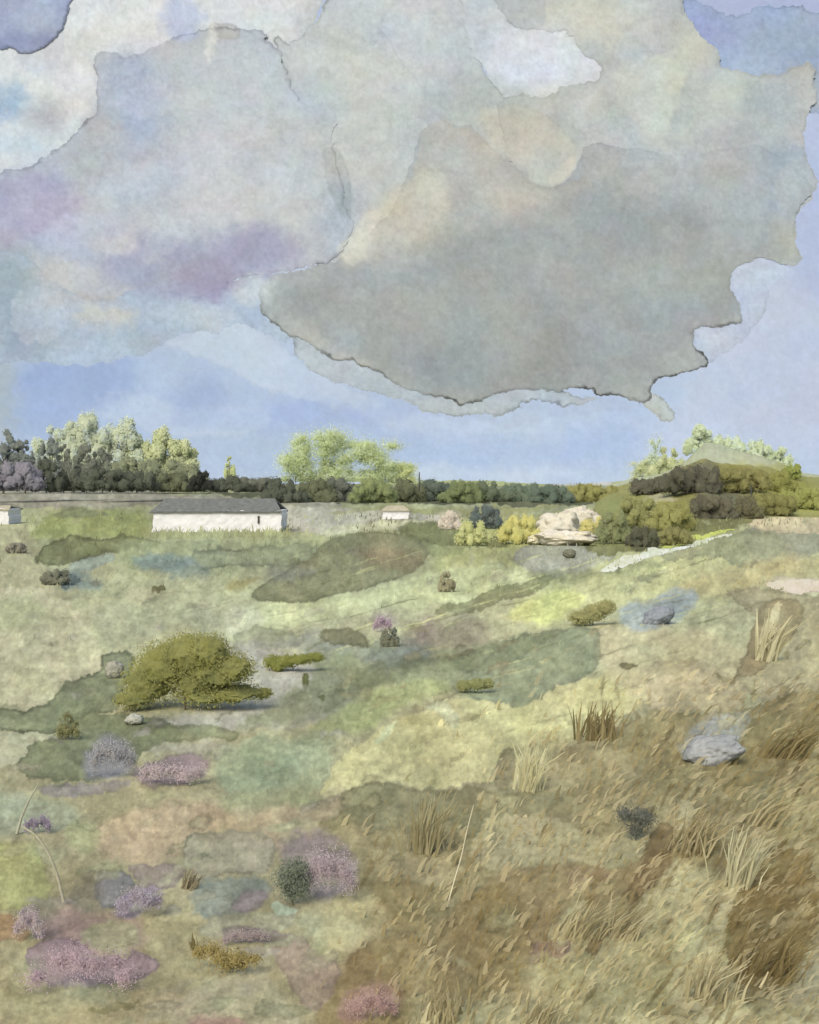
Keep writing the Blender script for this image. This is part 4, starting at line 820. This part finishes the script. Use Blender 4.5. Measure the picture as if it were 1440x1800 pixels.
# white chalk track climbing the slope: a strip laid on the ground
def strip(pts, label_kind, c1, c2, seed, name, lift=.05):
    P = chaikin(pts); lo = P.min(0) - 14; hi = P.max(0) + 14
    X, Y = np.meshgrid(np.arange(lo[0], hi[0], 1.5), np.arange(lo[1], hi[1], 1.0)); x = X.ravel(); y = Y.ravel()
    wx, wy = warp_fields(x, y, seed); sd = sd_poly(x + 5 * wx, y + 4 * wy, P) - 1.2 - 3.5 * np.clip(fbm(x / 22, y / 12, seed + 4, 2) - .15, 0, 1); keep = (sd > 0).reshape(X.shape)
    xc, dy, dz = ray(x, y); Yg = y_of_s(-dz / dy); Xg = xc / dy * Yg
    V = np.stack([Xg, Yg, ground_z(Xg, Yg) + lift * .3 + .012 * np.clip(sd / 5, 0, 1)], 1)
    q = np.clip(.5 + .7 * fbm(x / 16, y / 9, seed, 3), 0, 1)[:, None]; C = (lin(c1) * (1 - q) + lin(c2) * q); C = grain(C, x, y, seed, .8) / KG
    F = grid_faces(keep)[:, ::-1]; u = np.unique(F); mp = np.zeros(len(V), int); mp[u] = np.arange(len(u))
    o = mesh_obj(name, V[u], mp[F], C[u], M_GROUND); tag(o, kind="structure")
strip([(1046,1004),(1070,986),(1092,980),(1130,972),(1150,956),(1158,966),(1220,950),(1290,934),(1300,938),(1220,962),(1165,978),(1100,998),(1060,1006)], None, (216,218,202), (184,188,152), 641, "path")
strip([(1160,960),(1190,945),(1230,938),(1290,925),(1300,930),(1230,950),(1170,966)], None, (186,194,104), (168,178,90), 642, "verge", .1)
strip([(1338,1030),(1350,1020),(1440,1012),(1560,1004),(1560,1036),(1440,1038),(1400,1045),(1375,1038)], None, (206,196,178), (196,188,160), 643, "sand_patch", .04)

# =================================================================== COTTAGES
def box(x0, x1, y0, y1, z0, z1):
    v = [(x0,y0,z0),(x1,y0,z0),(x1,y1,z0),(x0,y1,z0),(x0,y0,z1),(x1,y0,z1),(x1,y1,z1),(x0,y1,z1)]
    f = [(0,3,2,1),(4,5,6,7),(0,1,5,4),(1,2,6,5),(2,3,7,6),(3,0,4,7)]
    return v, f
def boxes(name, bl, mat, parent, bev=.0):
    V = []; F = []
    for b in bl:
        v, f = box(*b); F += [tuple(i + len(V) for i in q) for q in f]; V += v
    o = mesh_obj(name, np.array(V), np.array(F), None, mat, parent, smooth=False)
    if bev:
        m = o.modifiers.new("bevel", 'BEVEL'); m.width = bev; m.segments = 2
    return o
def wonky_wall(L, D, H, seed, parent):
    """closed limewashed shell with uneven top and outline"""
    nx = 120; nz = 24; V = []; 
    xs = np.linspace(-L / 2, L / 2, nx); zs = np.linspace(-.3, H, nz)
    r = np.random.default_rng(seed)
    top = H * (1 + .05 * fbm(xs / 1.3, xs * 0, seed, 3))
    X, Z = np.meshgrid(xs, np.linspace(0, 1, nz)); ZZ = -.4 + Z * (top[None, :] + .4)
    f = .10 * fbm(X / 1.2, ZZ / 1.0, seed + 3, 3)
    ex = .35 * fbm(ZZ / .9, ZZ * 0 + seed, seed + 6, 3) * (np.abs(X) / (L / 2)) ** 12
    front = np.stack([(X + ex).ravel(), (-D / 2 + f).ravel(), ZZ.ravel()], 1); back = front.copy(); back[:, 1] = D / 2
    F1 = grid_faces(np.ones(X.shape, bool)); n = len(front); F = [F1, F1[:, ::-1] + n]
    idx = np.arange(n).reshape(X.shape)
    for line in (idx[:, 0], idx[:, -1], idx[-1, :], idx[0, :]):
        F.append(np.stack([line[:-1], line[1:], line[1:] + n, line[:-1] + n], 1))
    return mesh_obj("wall", np.concatenate([front, back]), np.concatenate(F), None, M_WALL, parent, smooth=False)
def roof_mesh(L, D, H, RH, over, hip, seed, mat, parent):
    nx = 90; nv = 14; xs = np.linspace(0, 1, nx); vs = np.linspace(-1, 1, nv * 2 + 1)
    Xs, Vs = np.meshgrid(xs, vs); hh = 1 - np.abs(Vs)
    half = L / 2 + over - hip * hh
    X = (Xs * 2 - 1) * half; Y = Vs * (D / 2 + over); Z = H + RH * hh * 1.0 - .08 + .06 * fbm(X / 1.4, Y / 1.4, seed, 3)
    top = np.stack([X.ravel(), Y.ravel(), Z.ravel()], 1); bot = top.copy(); bot[:, 2] -= .22
    n = len(top); F1 = grid_faces(np.ones(X.shape, bool)); F = [F1, F1[:, ::-1] + n]; idx = np.arange(n).reshape(X.shape)
    for line in (idx[:, 0], idx[:, -1], idx[-1, :], idx[0, :]): F.append(np.stack([line[:-1], line[1:], line[1:] + n, line[:-1] + n], 1))
    return mesh_obj("roof", np.concatenate([top, bot]), np.concatenate(F), None, mat, parent, smooth=False)
def cottage(px, base, wpx, hpx, rpx, label, D=6, seed=1, mat=M_SLATE, hip=1.5, door=None, name="cottage", windows=()):
    x, Y, z = at(px, base); m = Y / FP; L = wpx * m; H = hpx * m
    root = empty(name, (x, Y + D / 2, z)); tag(root, label, "house" if name == "cottage" else "shed", None)
    wonky_wall(L, D, H, seed, root); roof_mesh(L, D, H, rpx * m + .2, .25, hip, seed, mat, root)
    if door is not None:
        dx = (door - px) * m; boxes("door", [(dx - .13, dx + .13, -D / 2 - .16, -D / 2 + .05, 1.3, 2.4)], M_DARK, root)
    for wx_ in windows:
        dx = (wx_ - px) * m; boxes("window", [(dx - .3, dx + .3, -D / 2 - .14, -D / 2 + .05, 1.6, 2.3)], M_DARK, root)
    return root
cottage(380, 936, 226, 38, 20, "long low white cottage with a dark slate roof left of centre", seed=31, door=455)
cottage(-28, 922, 88, 28, 4, "white cottage wall just showing at the left edge", seed=32, D=5, hip=1, mat=M_TAN)
cottage(695, 913, 46, 17, 6, "little white shed with a tan roof below the central hedge", seed=33, D=3.5, mat=M_TAN, hip=1.2, name="shed")
# posts
for px, base, h, lab in [(737, 852, 22, "thin dark post sticking up from the central hedge line"), (1321, 866, 14, "short dark post on the slope of the right hill")]:
    Yd = 245 if px < 1000 else 185
    xc, dy, dz = ray(px, base); m = Yd / FP
    P = (xc / dy * Yd, Yd, EYE + dz / dy * Yd); H = h * m
    tv, tf = tube_mesh([([(0, 0, -2), (0, 0, H * .4), (.06, 0, H)], [.22, .2, .13])], 8)
    o = mesh_obj("fence_post", tv, tf, None, M_DARK); o.location = P; tag(o, lab, "post", "old posts")

# =================================================================== GRASSES
def blades(roots, L, wid, lean, seed, cols, jit=.1):
    """curved two-segment blades; roots (n,3); L (n,), lean (n,2)"""
    r = np.random.default_rng(seed); n = len(roots)
    a = r.uniform(-.5, .5, n); side = np.stack([np.cos(a), np.sin(a), 0 * a], 1) * wid[:, None]
    up = np.stack([lean[:, 0], lean[:, 1], np.ones(n)], 1); up /= np.linalg.norm(up, axis=1)[:, None]
    mid = roots + up * (L * .55)[:, None]
    tip = roots + up * L[:, None] + np.stack([lean[:, 0] * L * .35, lean[:, 1] * L * .2, -np.abs(lean[:, 0]) * L * .18], 1)
    V = np.stack([roots - side, roots + side, mid + side * .8, mid - side * .8, tip + side * .2, tip - side * .2], 1).reshape(-1, 3)
    b = np.arange(n)[:, None] * 6
    F = np.concatenate([b + [0, 1, 2, 3], b + [3, 2, 4, 5]]); C = np.repeat(cols * (1 + r.normal(0, jit, n))[:, None], 6, 0)
    return V, F, C
def field_grass():
    n = 9000; r = np.random.default_rng(5)
    py = 1040 + 800 * r.random(n) ** .85; px = np.where(r.random(n) < .85, r.uniform(-100, 1540, n), r.uniform(-900, 2300, n))
    xc, dy, dz = ray(px, py); Y = y_of_s(-dz / dy); X = xc / dy * Y
    cols = ground_paint(px, py) / KG * .98
    m = Y / FP; L = m * r.uniform(2, 8, n) * (1 + 1.1 * sst(900, 1300, px) * sst(1150, 1350, py)); wd = m * r.uniform(.5, 1.1, n)
    patch = fbm(px / 60, py / 40, 91, 3); lean = np.stack([.25 + .55 * sst(700, 1300, px) + .4 * patch + r.normal(0, .22, n), r.normal(0, .15, n)], 1)
    pts = np.stack([X, Y, ground_z(X, Y) - .005], 1)
    # dense slanting straw and brown stems on the right, finer ones spreading left
    k = 5200; r2 = np.random.default_rng(9); py = 1180 + 700 * r2.random(k) ** .8; px = 560 + np.where(r2.random(k) < .84, 980 * r2.random(k) ** .62, r2.uniform(940, 1500, k))
    ok = (px - 560) / 900 + (py - 1180) / 700 >  .3 + .95 * r2.random(k) ** .8 * (.7 + .5 * vn(px / 90, py / 70, 44)); px = px[ok]; py = py[ok]; k = len(px)
    xc, dy, dz = ray(px, py); Y2 = y_of_s(-dz / dy); X2 = xc / dy * Y2; m2 = Y2 / FP
    clump = fbm(px / 26, py / 34, 95, 3)
    pal = lin((208,198,156)) * .82, lin((128,112,72)) * .85, lin((158,144,100)) * .85
    w2 = np.clip(.5 + .55 * np.tanh(7 * (clump - .05)) + r2.normal(0, .08, k), 0, 1)[:, None]
    c2 = (pal[1] * (1 - w2) + pal[0] * w2) * .36 + ground_paint(px, py) * .64
    L2 = m2 * r2.uniform(6, 32, k) * (1 + .4 * clump); s2 = np.stack([.35 + .35 * sst(900, 1350, px) + .3 * clump + r2.normal(0, .12, k), r2.normal(0, .1, k)], 1)
    # rough grass at the foot of the cottages and along the far field
    q = 5200; py3 = np.concatenate([r2.uniform(930, 946, 1400), 905 + 140 * r2.random(q - 1400)]); px3 = np.concatenate([r2.uniform(250, 510, 1400), r2.uniform(-100, 1540, q - 1400)])
    xc, dy, dz = ray(px3, py3); Y3 = y_of_s(-dz / dy); X3 = xc / dy * Y3; m3 = Y3 / FP
    c3 = ground_paint(px3, np.maximum(py3, 938)) * .95; L3 = m3 * r2.uniform(2, 9, q); s3 = np.stack([r2.normal(.1, .3, q), 0 * m3], 1)
    L3[:1400] *= r2.uniform(.4, 1.9, 1400)
    pts = np.concatenate([pts, np.stack([X2, Y2, ground_z(X2, Y2) - .005], 1), np.stack([X3, Y3, ground_z(X3, Y3) - .005], 1)])
    L = np.concatenate([L, L2, L3]); wd = np.concatenate([wd, m2 * r2.uniform(1.4, 4.6, k) * (1 + .5 * clump), m3 * r2.uniform(.5, 1.3, q)]); lean = np.concatenate([lean, s2, s3]); cols = np.concatenate([cols, c2 / KG, c3 / KG])
    V, F, C = blades(pts, L, wd, lean, 6, cols, .07)
    o = mesh_obj("grass", V, F, C, M_STRAW); set_normals(o, np.tile(np.array([[0, -.5, .85]]), (len(V), 1))); tag(o, "short dry moorland grass covering the near field", "grass", None, "stuff")
field_grass()
TG = "straw grass tufts in the foreground"
def tuft(px, base, hpx, wpx, n, lean, cols, label, seed, name="grass_tuft"):
    x, Y, z = at(px, base); m = Y / FP; r = np.random.default_rng(seed)
    root = np.stack([r.normal(0, wpx * m * .3, n), r.normal(0, wpx * m * .25, n), np.full(n, -.01)], 1)
    L = m * hpx * r.uniform(.45, 1.1, n); wd = m * r.uniform(1.0, 2.6, n); ln = np.stack([lean + r.normal(0, .2, n), r.normal(0, .12, n)], 1)
    cl = np.array([lin(c) for c in cols])[r.integers(0, len(cols), n)] / KT / 1.6 * .6 + .4 * ground_paint(np.array([px]), np.array([base - 6.]))[0] / KG
    V, F, C = blades(root, L, wd, ln, seed + 1, cl, .08)
    o = mesh_obj(name, V, F, C, M_STRAW, smooth=False); o.location = (x, Y, z); return tag(o, label, "grass tuft", TG)
S1 = [(200,190,150), (186,174,132), (176,164,120)]; S2 = [(138,122,80), (152,138,94), (124,110,72)]; S3 = [(206,204,168), (192,188,150)]
for i, t in enumerate([
      (930, 1388, 84, 34, 60, .15, S3, "tall pale straw tuft at the top of the brown grass in the middle"), (1050, 1300, 70, 60, 60, .1, S2, "brown tuft at the edge of the ochre field right of the middle"),
      (1345, 1160, 96, 30, 50, .3, S3, "pale upright straw tuft on the upper right slope"), (1010, 1650, 90, 60, 80, .5, S1, "pale straw tuft low on the right beside the rust brown grass"),
      (1085, 1650, 80, 40, 60, .6, S1, "slanting straw tuft just right of the rust brown grass"), (1210, 1500, 90, 60, 90, .45, S1, "broad straw tuft in the middle of the right foreground"),
      (1290, 1560, 110, 50, 80, .3, S3, "tall whitish straw tuft left of the darkest brown patch"), (1345, 1720, 110, 80, 110, .55, S2, "dark brown tuft in the bottom right corner"),
      (1240, 1760, 100, 60, 90, .35, S1, "straw tuft near the bottom edge on the right"), (1380, 1330, 90, 60, 80, .8, S2, "dark olive tuft near the right edge half way up"),
      (1340, 1450, 80, 40, 60, .6, S1, "slim straw tuft near the right edge above the dark patch"), (780, 1790, 60, 90, 90, .1, S1, "low pale tuft at the bottom edge in the middle"),
      (745, 1500, 110, 50, 70, .12, [(172,162,118), (190,182,140)], "tall thin tuft in the brown grass left of the scratch stem"), (950, 1800, 60, 60, 60, .4, S1, "pale tuft at the bottom edge right of the middle"),
      (330, 1560, 40, 24, 40, .35, [(140,124,104), (126,112,92)], "small dark pointed tuft above the violet heather"), (343, 1668, 34, 8, 14, -.25, [(128,114,62), (114,104,60)], "small dark pointed tuft on the ochre shrub's left")]):
    tuft(*t, seed=700 + i)
# single stalks
def stalk(pts, wpx, c, label, seed):
    x0, Y0, z0 = at(*pts[0]); m = Y0 / FP; V3 = []
    for k, (px, py) in enumerate(pts):
        V3.append(((px - pts[0][0]) * m, 0.02 * k, (pts[0][1] - py) * m))
    t = np.linspace(0, len(pts) - 1, 24); A = np.array(V3); P = np.stack([np.interp(t, np.arange(len(pts)), A[:, j]) for j in range(3)], 1)
    k = np.ones(5) / 5; P2 = P.copy()
    for j in range(3): P2[2:-2, j] = np.convolve(P[:, j], k, 'valid')
    tv, tf = tube_mesh([(P2, np.linspace(wpx * m, wpx * m * .45, 24))], 6)
    o = mesh_obj("dry_stalk", tv, tf, np.tile(lin(c) / KT / 1.3, (len(tv), 1)), M_STRAW); o.location = (x0, Y0, z0 + .01); tag(o, label, "stalk", "single dry stalks")
stalk([(786, 1598), (800, 1550), (812, 1515), (822, 1470), (835, 1424)], 1.4, (214,206,172), "long thin cream stalk standing alone in the brown grass", 1)
stalk([(112, 1588), (100, 1548), (82, 1508), (56, 1476), (26, 1462)], 3, (172,168,142), "pale stalk bent over to the left near the left edge", 2)
stalk([(30, 1468), (36, 1440), (48, 1410), (62, 1385)], 3, (172,172,148), "short pale stalk rising where the bent stalk ends", 3)
stalk([(1336, 1742), (1348, 1730), (1358, 1722)], 3, (196,184,142), "short straw stalk on the dark brown grass", 4)
print("objects", len(scene.objects))
